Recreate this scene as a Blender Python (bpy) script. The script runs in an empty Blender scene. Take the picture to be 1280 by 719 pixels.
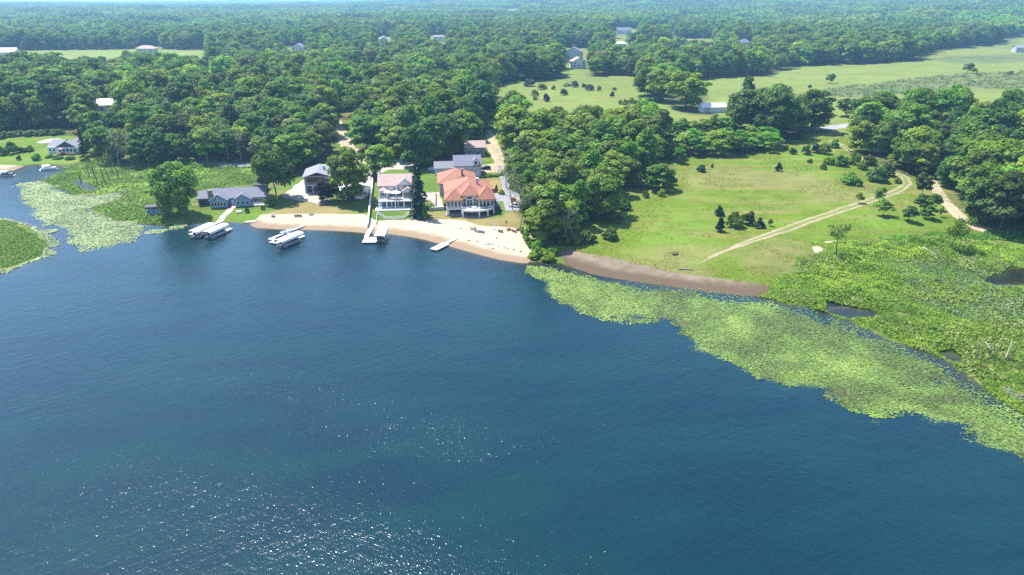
HAZE = 1.5e-4; DENOISE = False; WAVE_D = 0.25
import bpy, bmesh, math, random
import numpy as np
from mathutils import Vector, Matrix

random.seed(7); RNG = np.random.default_rng(11)
S = bpy.context.scene
C = S.collection
R = math.radians
# ------------------------------------------------------------------ camera
CAM_H = 75.0; FPX = 853.3
PITCH = math.atan(360 / FPX)
cd = bpy.data.cameras.new('camera'); cam = bpy.data.objects.new('camera', cd); C.objects.link(cam)
cam.location = (0, 0, CAM_H); cam.rotation_euler = (math.pi / 2 - PITCH, 0, 0)
cd.sensor_width = 36; cd.lens = 24; cd.clip_start = 0.5; cd.clip_end = 60000
S.camera = cam
CP, SP = math.cos(PITCH), math.sin(PITCH)

def ray(px, py):
    x = (np.asarray(px, float) - 640) / FPX; v = -(np.asarray(py, float) - 359.5) / FPX
    return x, CP + v * SP, -SP + v * CP

def flat(px, py, z=0.0):
    dx, dy, dz = ray(px, py)
    t = (z - CAM_H) / dz
    return np.stack([dx * t, dy * t], -1)

def project(x, y, z):
    dz = z - CAM_H
    f = y * CP - dz * SP
    u = y * SP + dz * CP
    return 640 + FPX * x / f, 359.5 - FPX * u / f, f

# ------------------------------------------------------------------ polygons
def poly_flat(pts, z=0.0):
    a = np.array(pts, float)
    return flat(a[:, 0], a[:, 1], z)

def inside(P, poly):
    x, y = P[:, 0], P[:, 1]
    r = np.zeros(len(P), bool)
    n = len(poly)
    for i in range(n):
        x0, y0 = poly[i]; x1, y1 = poly[(i + 1) % n]
        if y0 == y1: continue
        c = (y0 > y) != (y1 > y)
        r ^= c & (x < (x1 - x0) * (y - y0) / (y1 - y0) + x0)
    return r

def dist_line(P, line, closed=False):
    d = np.full(len(P), 1e9)
    n = len(line)
    for i in range(n if closed else n - 1):
        a = line[i]; b = line[(i + 1) % n]
        ab = b - a; L = max((ab ** 2).sum(), 1e-9)
        t = np.clip(((P - a) @ ab) / L, 0, 1)
        q = P - a - t[:, None] * ab
        d = np.minimum(d, np.sqrt((q ** 2).sum(1)))
    return d

def sdist(P, poly):
    d = dist_line(P, poly, True)
    return np.where(inside(P, poly), d, -d)

def ss(a, b, x):
    t = np.clip((x - a) / (b - a), 0, 1)
    return t * t * (3 - 2 * t)

def vnoise(x, y, s, seed=0):
    """smooth value noise in -1..1"""
    x = np.asarray(x, float) / s; y = np.asarray(y, float) / s
    xi = np.floor(x).astype(np.int64); yi = np.floor(y).astype(np.int64)
    xf = x - xi; yf = y - yi
    def h(a, b):
        n = (a * 374761393 + b * 668265263 + seed * 982451653) & 0x7fffffff
        n = ((n ^ (n >> 13)) * 1274126177) & 0x7fffffff
        return ((n ^ (n >> 16)) & 0xffff) / 32767.5 - 1
    u = xf * xf * (3 - 2 * xf); v = yf * yf * (3 - 2 * yf)
    return (h(xi, yi) * (1 - u) + h(xi + 1, yi) * u) * (1 - v) + (h(xi, yi + 1) * (1 - u) + h(xi + 1, yi + 1) * u) * v

# ------------------------------------------------------------------ the shore, traced on the water level
SHORE_PX = [(-60, 222), (-20, 216), (0, 214), (15, 213), (28, 208), (45, 205), (62, 207), (76, 208), (86, 212), (66, 219), (52, 226), (72, 235),
    (95, 244), (125, 244), (158, 238), (152, 250), (124, 258), (112, 264), (128, 271), (152, 277), (182, 280), (210, 281), (235, 280), (262, 279),
    (290, 278), (312, 280), (322, 284), (350, 286), (400, 287), (440, 289), (460, 291), (490, 292), (512, 295), (532, 299), (552, 304), (577, 311), (602, 318),
    (627, 324), (652, 328), (666, 328), (680, 327), (700, 329), (716, 334), (742, 342), (768, 347), (802, 352), (840, 357), (880, 363), (920, 367), (950, 371),
    (968, 374), (985, 381), (1012, 383), (1040, 393), (1085, 411), (1110, 426), (1140, 433), (1166, 441), (1190, 452), (1202, 463), (1227, 482), (1248, 497), (1285, 518), (1330, 545), (1420, 610)]
SHORE = poly_flat(SHORE_PX)
LAND = np.concatenate([SHORE, np.array([[160, 60], [400, 20], [14000, 0], [14000, 14000], [-14000, 14000], [-14000, 420], [-420, 330]])])
ISLE = poly_flat([(-90, 282), (-30, 274), (10, 275), (40, 284), (58, 297), (62, 308), (50, 322), (20, 334), (-30, 345), (-100, 350)])
POOLS = [poly_flat(p) for p in ([(1225, 352), (1238, 344), (1252, 340), (1262, 330), (1278, 336), (1300, 345), (1320, 356), (1280, 358), (1245, 360)],
    [(1028, 376), (1060, 382), (1092, 388), (1100, 396), (1080, 397), (1062, 400), (1030, 390)],
    [(1168, 440), (1190, 436), (1206, 446), (1204, 458), (1186, 452)],
    [(88, 222), (110, 228), (128, 236), (112, 240), (92, 232)])]
MARSH_R = poly_flat([(952, 373), (968, 352), (990, 336), (1012, 318), (1022, 303), (1060, 302), (1110, 300), (1180, 294), (1236, 302), (1300, 308), (1420, 320), (1600, 420), (1500, 640), (1420, 612), (1285, 520), (1202, 465), (1085, 413), (1012, 386)])
MARSH_L = poly_flat([(84, 210), (64, 219), (50, 226), (72, 237), (95, 246), (125, 246), (112, 264), (128, 272), (182, 282), (212, 283), (236, 281), (232, 262), (250, 240), (330, 232), (330, 214), (250, 208), (130, 205), (105, 200)])
MESA = poly_flat([(560, 275), (540, 230), (600, 180), (700, 160)])

def land_sd(P):
    a = sdist(P, LAND); b = sdist(P, ISLE)
    return np.maximum(a, b)

def height(x, y, sd=None):
    x = np.atleast_1d(np.asarray(x, float)); y = np.atleast_1d(np.asarray(y, float))
    P = np.stack([x, y], -1)
    if sd is None: sd = land_sd(P)
    up = 0.055 * np.clip(sd, 0, 14) + 1.1 * ss(10, 45, sd)
    mr = np.maximum(sdist(P, MARSH_R), sdist(P, MARSH_L))
    m = np.maximum(ss(-16, 4, mr), ss(-4, 3, sdist(P, ISLE)))
    up = up * (1 - m) + np.minimum(up, 0.16 + 0.10 * vnoise(x, y, 9, 3) ** 2) * m
    for q in POOLS:
        k = sdist(P, q)
        up = np.where(k > -3, np.minimum(up, -0.12 * k), up)
    dist = np.hypot(x, y)
    up = up + 7.0 * ss(262, 470, y) * ss(0, 60, sd) + 2.0 * ss(15, 60, x) * ss(235, 330, y)
    far = ss(430, 900, dist)
    up = up + far * (4.5 * vnoise(x, y, 260, 5) + 8 * vnoise(x, y, 700, 6))
    ang = x / np.maximum(dist, 1)
    up = up + ss(1400, 5200, dist) * (10 + 78 * ss(-0.35, 0.25, ang) + 16 * vnoise(x, y, 1900, 8)) * (dist > 900)
    up = np.where((sd > 60) & (dist > 400), np.maximum(up, 1.5 + .02 * up), up)
    bed = -0.07 * np.clip(-sd, 0, 40)
    return np.where(sd > 0, up, bed)

def hz(x, y): return float(height([x], [y])[0])

def at(px, py):
    """points of the ground seen at the pixels of the photograph (arrays or scalars)"""
    px = np.atleast_1d(np.asarray(px, float)); py = np.atleast_1d(np.asarray(py, float))
    dx, dy, dz = ray(px, py)
    t = (0 - CAM_H) / dz; 
    for _ in range(14):
        z = height(dx * t, dy * t)
        t = 0.5 * t + 0.5 * (z - CAM_H) / dz
    return np.stack([dx * t, dy * t, height(dx * t, dy * t)], -1)

def at1(px, py): return Vector(at(px, py)[0])
def poly_at(pts):
    a = np.array(pts, float); return at(a[:, 0], a[:, 1])[:, :2]

# ------------------------------------------------------------------ object helpers
def mesh_np(name, V, F, mat=None, attrs=None, smooth=False):
    """V (n,3); F (m,k) faces of one size; attrs {name: (domain, array)}"""
    me = bpy.data.meshes.new(name)
    V = np.ascontiguousarray(V, np.float32); F = np.ascontiguousarray(F, np.int32)
    m, k = F.shape
    me.vertices.add(len(V)); me.vertices.foreach_set('co', V.ravel())
    me.loops.add(m * k); me.loops.foreach_set('vertex_index', F.ravel())
    me.polygons.add(m); me.polygons.foreach_set('loop_start', np.arange(0, m * k, k, dtype=np.int32))
    me.polygons.foreach_set('loop_total', np.full(m, k, np.int32))
    if smooth: me.polygons.foreach_set('use_smooth', np.ones(m, bool))
    me.update(calc_edges=True)
    for an, (dom, arr) in (attrs or {}).items():
        arr = np.ascontiguousarray(arr, np.float32)
        if arr.ndim == 1:
            a = me.attributes.new(an, 'FLOAT', dom); a.data.foreach_set('value', arr)
        else:
            a = me.attributes.new(an, 'FLOAT_COLOR', dom); a.data.foreach_set('color', arr.ravel())
    if mat: me.materials.append(mat)
    return me

def link(name, me, parent=None):
    o = bpy.data.objects.new(name, me); C.objects.link(o)
    if parent: o.parent = parent
    return o

def tag(o, label=None, cat=None, group=None, kind=None):
    if label: o['label'] = label
    if cat: o['category'] = cat
    if group: o['group'] = group
    if kind: o['kind'] = kind
    return o

def thing(name, label, cat, loc=(0, 0, 0), rz=0.0, group=None):
    o = bpy.data.objects.new(name, None); C.objects.link(o)
    o.empty_display_size = 0.2
    o.location = loc; o.rotation_euler = (0, 0, rz)
    return tag(o, label, cat, group)

def copy_tree(o, parent=None):
    c = o.copy(); C.objects.link(c)
    if parent: c.parent = parent
    for ch in list(o.children): copy_tree(ch, c)
    return c

class MB:
    def __init__(s): s.v = []; s.f = []
    def add(s, vs, fs):
        n = len(s.v); s.v += [tuple(p) for p in vs]; s.f += [tuple(i + n for i in f) for f in fs]; return s
    def box(s, x0, x1, y0, y1, z0, z1):
        return s.add([(x0, y0, z0), (x1, y0, z0), (x1, y1, z0), (x0, y1, z0), (x0, y0, z1), (x1, y0, z1), (x1, y1, z1), (x0, y1, z1)],
            [(3, 2, 1, 0), (4, 5, 6, 7), (0, 1, 5, 4), (1, 2, 6, 5), (2, 3, 7, 6), (3, 0, 4, 7)])
    def tube(s, p0, p1, r0, r1=None, n=7):
        r1 = r0 if r1 is None else r1
        p0 = Vector(p0); p1 = Vector(p1); d = (p1 - p0).normalized()
        a = d.orthogonal().normalized(); b = d.cross(a)
        vs = []
        for p, r in ((p0, r0), (p1, r1)):
            for i in range(n):
                t = 2 * math.pi * i / n; vs.append(p + a * (r * math.cos(t)) + b * (r * math.sin(t)))
        fs = [(i, (i + 1) % n, n + (i + 1) % n, n + i) for i in range(n)] + [tuple(range(n))[::-1], tuple(range(n, 2 * n))]
        return s.add(vs, fs)
    def prism(s, pts, z0, z1):
        n = len(pts)
        return s.add([(p[0], p[1], z0) for p in pts] + [(p[0], p[1], z1) for p in pts],
            [(i, (i + 1) % n, n + (i + 1) % n, n + i) for i in range(n)] + [tuple(range(n))[::-1], tuple(range(n, 2 * n))])
    def extrude_y(s, prof, y0, y1):
        """profile of (x, z) points, counter-clockwise seen from -y"""
        n = len(prof)
        return s.add([(p[0], y0, p[1]) for p in prof] + [(p[0], y1, p[1]) for p in prof],
            [(i, (i + 1) % n, n + (i + 1) % n, n + i) for i in range(n)] + [tuple(range(n))[::-1], tuple(range(n, 2 * n))])
    def extrude_x(s, prof, x0, x1):
        n = len(prof)
        return s.add([(x0, p[0], p[1]) for p in prof] + [(x1, p[0], p[1]) for p in prof],
            [(i, (i + 1) % n, n + (i + 1) % n, n + i) for i in range(n)] + [tuple(range(n))[::-1], tuple(range(n, 2 * n))])
    def gable(s, x0, x1, y0, y1, ze, rise, axis='x', t=0.25, ov=0.5):
        """roof slabs with thickness; ridge along axis; overhang ov past the walls"""
        if axis == 'x': a0, a1 = y0 - ov, y1 + ov
        else: a0, a1 = x0 - ov, x1 + ov
        m = (a0 + a1) / 2; sl = rise / ((a1 - a0) / 2 - ov) ; zl = ze - sl * ov
        zr = zl + sl * (m - a0)
        prof = [(a0, zl), (a0, zl + t), (m, zr + t), (a1, zl + t), (a1, zl), (m, zr)]
        if axis == 'x': s.extrude_x(prof, x0 - ov, x1 + ov)
        else: s.extrude_y(prof, y0 - ov, y1 + ov)
        return s
    def hip(s, x0, x1, y0, y1, ze, rise, t=0.22, ov=0.5):
        x0 -= ov; x1 += ov; y0 -= ov; y1 += ov
        w = x1 - x0; d = y1 - y0; k = min(w, d) / 2
        cx = (x0 + x1) / 2; cy = (y0 + y1) / 2
        if w > d: r = [(x0 + k, cy), (x1 - k, cy)]
        else: r = [(cx, y0 + k), (cx, y1 - k)]
        if abs(w - d) < 0.02: r = [(cx - 0.02, cy), (cx + 0.02, cy)]; w = d + 1
        vs = [(x0, y0, ze), (x1, y0, ze), (x1, y1, ze), (x0, y1, ze), (x0, y0, ze + t), (x1, y0, ze + t), (x1, y1, ze + t), (x0, y1, ze + t),
              (r[0][0], r[0][1], ze + t + rise), (r[1][0], r[1][1], ze + t + rise)]
        fs = [(3, 2, 1, 0), (0, 1, 5, 4), (1, 2, 6, 5), (2, 3, 7, 6), (3, 0, 4, 7)]
        if w > d: fs += [(4, 5, 9, 8), (5, 6, 9), (6, 7, 8, 9), (7, 4, 8)]
        else: fs += [(4, 5, 8), (5, 6, 9, 8), (6, 7, 9), (7, 4, 8, 9)]
        return s.add(vs, fs)
    def hip_lines(s, x0, x1, y0, y1, ze, rise, t=0.22, ov=0.5, r=.13):
        x0 -= ov; x1 += ov; y0 -= ov; y1 += ov; w = x1 - x0; d = y1 - y0; k = min(w, d) / 2; cx = (x0 + x1) / 2; cy = (y0 + y1) / 2; z = ze + t
        a, b = ((x0 + k, cy), (x1 - k, cy)) if w > d else ((cx, y0 + k), (cx, y1 - k))
        q = ((x0, y0, 0), (x1, y0, 1 if w > d else 0), (x1, y1, 1), (x0, y1, 0 if w > d else 1))
        for (x, y, e) in q: p = b if e else a; s.tube((x, y, z), (p[0], p[1], z + rise), r, r, 5)
        if abs(w - d) > .1: s.tube((*a, z + rise), (*b, z + rise), r, r, 5)
        return s
    def dome(s, cx, cy, z0, r, h, n=12, rings=3):
        vs = []; fs = []
        for j in range(rings):
            a = j / rings; rr = r * math.cos(a * math.pi / 2) ; zz = z0 + h * math.sin(a * math.pi / 2)
            for i in range(n):
                t = 2 * math.pi * i / n; vs.append((cx + rr * math.cos(t), cy + rr * math.sin(t), zz))
        vs.append((cx, cy, z0 + h))
        for j in range(rings - 1):
            for i in range(n): fs.append((j * n + i, j * n + (i + 1) % n, (j + 1) * n + (i + 1) % n, (j + 1) * n + i))
        for i in range(n): fs.append(((rings - 1) * n + i, (rings - 1) * n + (i + 1) % n, rings * n))
        fs.append(tuple(range(n))[::-1])
        return s.add(vs, fs)
    def move(s, M):
        s.v = [tuple(M @ Vector(p)) for p in s.v]; return s
    def build(s, name, mat, parent=None, bevel=0.0, smooth=False):
        me = bpy.data.meshes.new(name); me.from_pydata(s.v, [], s.f); 
        bm = bmesh.new(); bm.from_mesh(me)
        bmesh.ops.recalc_face_normals(bm, faces=bm.faces)
        if bevel > 0:
            es = [e for e in bm.edges if len(e.link_faces) == 2 and e.calc_face_angle(0) > 0.6]
            bmesh.ops.bevel(bm, geom=es, offset=bevel, segments=2, affect='EDGES', clamp_overlap=True)
        if smooth:
            for f in bm.faces: f.smooth = True
        bm.to_mesh(me); bm.free()
        me.materials.append(mat)
        return link(name, me, parent)

# ------------------------------------------------------------------ materials
def nmat(name):
    m = bpy.data.materials.new(name); m.use_nodes = True
    m.node_tree.nodes.clear(); return m, m.node_tree
class NT:
    def __init__(s, nt): s.nt = nt
    def n(s, t, **kw):
        o = s.nt.nodes.new(t)
        for k, v in kw.items():
            if k.startswith('in_'): o.inputs[k[3:].replace('_', ' ')].default_value = v
            else: setattr(o, k, v)
        return o
    def l(s, a, b): s.nt.links.new(a, b)
    def math(s, op, a, b=None, c=None, clamp=False):
        o = s.nt.nodes.new('ShaderNodeMath'); o.operation = op; o.use_clamp = clamp
        for i, x in enumerate((a, b, c)):
            if x is None: continue
            if isinstance(x, (int, float)): o.inputs[i].default_value = x
            else: s.l(x, o.inputs[i])
        return o.outputs[0]
    def mix(s, f, a, b, blend='MIX'):
        o = s.nt.nodes.new('ShaderNodeMix'); o.data_type = 'RGBA'; o.blend_type = blend
        for i, x in ((0, f), (6, a), (7, b)):
            if isinstance(x, (int, float)): o.inputs[i].default_value = x
            elif isinstance(x, tuple): o.inputs[i].default_value = (*x[:3], 1)
            else: s.l(x, o.inputs[i])
        return o.outputs[2]
    def noise(s, vec, scale, detail=3, rough=0.55):
        o = s.nt.nodes.new('ShaderNodeTexNoise'); o.inputs['Scale'].default_value = scale
        o.inputs['Detail'].default_value = detail; o.inputs['Roughness'].default_value = rough
        if vec is not None: s.l(vec, o.inputs['Vector'])
        return o.outputs['Fac']
    def ramp(s, f, a, b):
        o = s.nt.nodes.new('ShaderNodeMapRange'); o.inputs[1].default_value = a; o.inputs[2].default_value = b
        o.interpolation_type = 'SMOOTHSTEP'; s.l(f, o.inputs[0]); return o.outputs[0]

def surf(name, col, rough=0.6, var=0.25, scale=1.5, bump=0.0, metal=0.0, spec=0.4, lines=None, coord='Object'):
    """painted / masonry surfaces: colour broken up by noise; lines=(axis, spacing, depth) adds courses"""
    m, nt = nmat(name); N = NT(nt)
    out = N.n('ShaderNodeOutputMaterial'); b = N.n('ShaderNodeBsdfPrincipled')
    b.inputs['Roughness'].default_value = rough; b.inputs['Metallic'].default_value = metal; b.inputs['Specular IOR Level'].default_value = spec
    tc = N.n('ShaderNodeTexCoord').outputs[coord]
    n1 = N.noise(tc, scale, 4); n2 = N.noise(tc, scale * 7, 2)
    f = N.math('ADD', N.math('MULTIPLY', n1, 0.65), N.math('MULTIPLY', n2, 0.35))
    k = N.math('MULTIPLY_ADD', N.math('SUBTRACT', f, 0.5), var * 3.2, 1.0)
    hs = N.n('ShaderNodeHueSaturation'); hs.inputs['Color'].default_value = (*col, 1); N.l(k, hs.inputs['Value'])
    c = hs.outputs[0]; h = n2
    if lines:
        ax, sp, dk = lines
        sx = N.n('ShaderNodeSeparateXYZ'); N.l(tc, sx.inputs[0])
        w = N.math('FRACT', N.math('DIVIDE', sx.outputs[ax], sp))
        e = N.ramp(N.math('ABSOLUTE', N.math('SUBTRACT', w, 0.5)), 0.36, 0.5)
        c = N.mix(N.math('MULTIPLY', e, dk), c, (col[0] * .4, col[1] * .4, col[2] * .4))
        h = N.math('SUBTRACT', h, e); bump = max(bump, 0.3)
    N.l(c, b.inputs['Base Color'])
    if bump:
        bp = N.n('ShaderNodeBump'); bp.inputs['Strength'].default_value = bump; bp.inputs['Distance'].default_value = 0.03
        N.l(h, bp.inputs['Height']); N.l(bp.outputs[0], b.inputs['Normal'])
    N.l(b.outputs[0], out.inputs[0]); return m

def leafmat(name, dark, mid, lite, trans=0.3, objvar=0.5, vary=1.0):
    m, nt = nmat(name); N = NT(nt)
    out = N.n('ShaderNodeOutputMaterial')
    t = N.n('ShaderNodeAttribute', attribute_name='tint').outputs['Fac']
    oi = N.n('ShaderNodeObjectInfo').outputs['Random']
    f = N.math('ADD', t, N.math('MULTIPLY', N.math('SUBTRACT', oi, 0.5), objvar), clamp=True)
    cr = N.n('ShaderNodeValToRGB'); e = cr.color_ramp.elements
    e[0].color = (*dark, 1); e[1].color = (*lite, 1); x = e.new(0.5); x.color = (*mid, 1)
    N.l(f, cr.inputs[0])
    w = N.math('FRACT', N.math('MULTIPLY', oi, 7.31))
    hs = N.n('ShaderNodeHueSaturation'); N.l(cr.outputs[0], hs.inputs['Color'])
    N.l(N.math('MULTIPLY_ADD', w, 0.07 * vary, 0.5 - .037 * vary), hs.inputs['Hue'])
    w2 = N.math('FRACT', N.math('MULTIPLY', oi, 13.7))
    N.l(N.math('MULTIPLY_ADD', w2, 0.7 * vary, 1.1 - .4 * vary), hs.inputs['Value'])
    d = N.n('ShaderNodeBsdfDiffuse'); tr = N.n('ShaderNodeBsdfTranslucent'); g = N.n('ShaderNodeBsdfGlossy')
    g.inputs['Roughness'].default_value = 0.5; g.inputs['Color'].default_value = (.8, .9, 1, 1)
    N.l(hs.outputs[0], d.inputs[0])
    tc = N.mix(1.0, hs.outputs[0], (1.15, 1.35, 0.55), 'MULTIPLY'); N.l(tc, tr.inputs[0])
    m1 = N.n('ShaderNodeMixShader'); m1.inputs[0].default_value = trans; N.l(d.outputs[0], m1.inputs[1]); N.l(tr.outputs[0], m1.inputs[2])
    m2 = N.n('ShaderNodeMixShader'); m2.inputs[0].default_value = 0.012; N.l(m1.outputs[0], m2.inputs[1]); N.l(g.outputs[0], m2.inputs[2])
    N.l(m2.outputs[0], out.inputs[0]); return m

M = {}
M['leaf'] = leafmat('broad_leaf', (0.057, 0.118, 0.011), (0.118, 0.209, 0.018), (0.224, 0.322, 0.029), 0.42)
M['leaf_dark'] = leafmat('dark_leaf', (0.036, 0.078, 0.012), (0.072, 0.138, 0.018), (0.144, 0.217, 0.026), 0.35)
M['leaf_bright'] = leafmat('bright_leaf', (0.093, 0.165, 0.012), (0.171, 0.285, 0.019), (0.281, 0.384, 0.031), 0.45)
M['leaf_grey'] = leafmat('grey_leaf', (0.066, 0.107, 0.029), (0.125, 0.182, 0.046), (0.214, 0.270, 0.068), 0.38)
M['leaf_olive'] = leafmat('olive_leaf', (0.069, 0.136, 0.013), (0.138, 0.232, 0.020), (0.230, 0.333, 0.036), 0.42)
M['leaf_willow'] = leafmat('willow_leaf', (0.073, 0.143, 0.019), (0.136, 0.239, 0.030), (0.212, 0.318, 0.046), 0.45, 0.0, 0.0)
M['needle'] = leafmat('needle', (.010, .026, .010), (.020, .046, .016), (.042, .078, .026), 0.12)
M['needle_blue'] = leafmat('blue_needle', (.016, .034, .024), (.030, .060, .040), (.055, .095, .060), 0.12)
M['leaf_maple'] = leafmat('maroon_leaf', (.012, .005, .008), (.026, .010, .013), (.05, .02, .02), 0.15)
M['leaf_hedge'] = leafmat('hedge_leaf', (0.065, 0.146, 0.010), (0.125, 0.251, 0.016), (0.210, 0.345, 0.028), 0.45)
M['leaf_marsh'] = leafmat('marsh_leaf', (.055, .115, .014), (.115, .215, .022), (.220, .320, .044), 0.4, 0.0)
M['bark'] = surf('bark', (.085, .065, .05), .9, .3, 3, .6)
M['deadwood'] = surf('dead_wood', (.30, .26, .22), .9, .3, 3, .5)
M['darkwood'] = surf('dark_dead_wood', (.07, .055, .045), .9, .3, 3, .5)
M['white'] = surf('white_paint', (.70, .70, .70), .5, .06, .8)
M['white_wall'] = surf('white_siding', (.68, .69, .72), .6, .06, .8, lines=(2, .22, .25))
M['deck_white'] = surf('white_deck', (.56, .55, .53), .6, .08, 1.2, lines=(0, .3, .25))
M['stucco'] = surf('cream_stucco', (.48, .43, .37), .8, .1, .8, .2)
M['blue_wall'] = surf('blue_siding', (.15, .24, .36), .6, .08, .8, lines=(2, .2, .3))
M['grey_wall'] = surf('grey_siding', (.20, .22, .25), .6, .08, .8, lines=(2, .2, .3))
M['grey_lite'] = surf('pale_grey_siding', (.45, .47, .50), .6, .08, .8, lines=(2, .2, .3))
M['dark_wall'] = surf('dark_siding', (.035, .038, .05), .6, .1, .8, lines=(2, .2, .3))
M['roof_grey'] = surf('grey_shingle', (.20, .20, .225), .85, .22, 1.2, .3, lines=(2, .18, .35))
M['roof_blue'] = surf('blue_grey_shingle', (.15, .155, .20), .85, .22, 1.2, .3, lines=(2, .18, .35))
M['roof_tan'] = surf('taupe_shingle', (.38, .285, .25), .85, .2, 1.2, .3, lines=(2, .18, .35))
M['roof_red'] = surf('clay_tile', (.31, .125, .078), .75, .34, 1.0, .4, lines=(2, .26, .45))
M['roof_dark'] = surf('dark_shingle', (.06, .06, .075), .85, .22, 1.2, .3)
M['roof_white'] = surf('white_metal_roof', (.72, .73, .74), .4, .06, .8, lines=(0, .6, .25))
M['glass'] = surf('window_glass', (.012, .016, .024), .08, .1, .5, spec=.6)
M['trim_dark'] = surf('dark_trim', (.03, .03, .035), .5, .1, 1)
M['concrete'] = surf('concrete', (.42, .40, .37), .85, .15, 1.0, .2)
M['stone'] = surf('stone', (.26, .23, .21), .9, .4, 3, .6)
M['dock'] = surf('dock_boards', (.54, .52, .49), .7, .12, 1.5, lines=(1, .3, .35))
M['alu'] = surf('aluminium', (.55, .56, .58), .35, .08, 1, metal=.8)
M['canvas'] = surf('white_canvas', (.80, .80, .79), .7, .05, .6)
M['canvas_dark'] = surf('dark_canvas', (.05, .055, .07), .7, .1, .6)
M['hull_dark'] = surf('dark_hull', (.02, .022, .035), .3, .1, 1)
M['hull_white'] = surf('white_hull', (.75, .76, .77), .3, .05, 1)
M['hull_blue'] = surf('blue_hull', (.08, .16, .35), .3, .05, 1)
M['car_red'] = surf('red_car_paint', (.35, .012, .018), .25, .04, 1, spec=.6)
M['car_blue'] = surf('navy_car_paint', (.015, .03, .075), .25, .04, 1, spec=.6)
M['car_white'] = surf('white_car_paint', (.78, .79, .80), .25, .04, 1, spec=.6)
M['tyre'] = surf('tyre_rubber', (.018, .018, .018), .8, .1, 3)
M['lamp_red'] = surf('tail_lamp', (.35, .01, .01), .3, .05, 2)
M['wood'] = surf('brown_wood', (.20, .11, .065), .7, .2, 2, .2)
M['chair_red'] = surf('red_brown_plastic', (.24, .06, .045), .5, .1, 2)
M['chair_blue'] = surf('blue_plastic', (.12, .22, .40), .5, .1, 2)
M['black'] = surf('black_plastic', (.02, .02, .022), .5, .1, 2)
M['weed'] = surf('washed_up_weed', (.10, .085, .05), .9, .3, 4, .5)
# ------------------------------------------------------------------ light and air
SUN_AZ, SUN_EL = R(-47), R(61)          # the sun stands ahead, to the left of the view
sl = bpy.data.lights.new('sun', 'SUN'); so = bpy.data.objects.new('sun', sl); C.objects.link(so)
sl.energy = 5.0; sl.angle = R(0.53); sl.color = (1, .95, .87)
sv = Vector((math.sin(SUN_AZ) * math.cos(SUN_EL), math.cos(SUN_AZ) * math.cos(SUN_EL), math.sin(SUN_EL)))
so.rotation_euler = sv.to_track_quat('Z', 'Y').to_euler()
so.location = sv * 300
w = bpy.data.worlds.new('World'); S.world = w; w.use_nodes = True
nt = w.node_tree; nt.nodes.clear(); N = NT(nt)
sky = N.n('ShaderNodeTexSky', sky_type='NISHITA', sun_disc=False, sun_elevation=SUN_EL, sun_rotation=SUN_AZ, altitude=200, air_density=1.0, dust_density=0.4, ozone_density=4.0)
bg = N.n('ShaderNodeBackground'); bg.inputs[1].default_value = 0.15
wo = N.n('ShaderNodeOutputWorld'); N.l(sky.outputs[0], bg.inputs[0]); N.l(bg.outputs[0], wo.inputs[0])
S.view_settings.view_transform = 'Standard'; S.view_settings.look = 'None'; S.view_settings.exposure = 1.18; S.view_settings.gamma = 1.0
S.cycles.max_bounces = 6; S.cycles.diffuse_bounces = 4; S.cycles.glossy_bounces = 2; S.cycles.transmission_bounces = 2
S.cycles.transparent_max_bounces = 8; S.cycles.volume_bounces = 0
S.cycles.caustics_reflective = False; S.cycles.caustics_refractive = False
S.cycles.use_denoising = DENOISE
S.cycles.sample_clamp_direct = 0; S.cycles.sample_clamp_indirect = 6

# ------------------------------------------------------------------ ground sheet
def axis(a, b, step, lim, grow=1.12):
    v = list(np.arange(a, b + .01, step)); s = step; x = v[-1]
    while x < lim[1]: s *= grow; x += s; v.append(x)
    s = step; x = v[0]; pre = []
    while x > lim[0]: s *= grow; x -= s; pre.append(x)
    return np.array(pre[::-1] + v)
gx = axis(-320, 270, 2.0, (-13500, 13500)); gy = axis(96, 470, 2.0, (-400, 13500), 1.06)
GX, GY = np.meshgrid(gx, gy); gp = np.stack([GX.ravel(), GY.ravel()], -1)
gsd = land_sd(gp); gh = height(gp[:, 0], gp[:, 1], gsd)
if HAZE:
    mb = MB().box(-15000, 15000, -900, 15000, float(gh.min()) - 1, float(gh.max()) + 32)
    m, nt = nmat('haze_air'); N = NT(nt)
    out = N.n('ShaderNodeOutputMaterial'); pv = N.n('ShaderNodeVolumePrincipled')
    pv.inputs['Color'].default_value = (.36, .68, 1, 1); pv.inputs['Density'].default_value = HAZE; pv.inputs['Anisotropy'].default_value = 0.2
    N.l(pv.outputs[0], out.inputs['Volume'])
    hb = mb.build('haze', m); tag(hb, 'pale blue summer haze over the far forest', 'haze', kind='stuff')

nx, ny = len(gx), len(gy)
idx = np.arange(nx * ny).reshape(ny, nx)
GF = np.stack([idx[:-1, :-1], idx[:-1, 1:], idx[1:, 1:], idx[1:, :-1]], -1).reshape(-1, 4)
# plant and soil cover, as albedo
GRASS = np.array([.100, .160, .015]); DRY = np.array([.235, .215, .085]); FLOOR = np.array([.045, .058, .018]); MARSHC = np.array([.075, .120, .018])
FIELD = np.array([.150, .205, .042]); LAWN = np.array([.085, .150, .020]); BED = np.array([.16, .12, .07]); MUDDY = np.array([.11, .10, .045]); LUSH = np.array([.105, .195, .018])
col = np.tile(GRASS, (len(gp), 1))
def paint(poly, c, soft, amt=1.0, wob=3.0, jit=9):
    global col
    k = sdist(gp, poly) + wob * vnoise(gp[:, 0], gp[:, 1], jit, 21)
    a = (ss(-soft, soft, k) * amt)[:, None]; col = col * (1 - a) + np.array(c) * a
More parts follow.
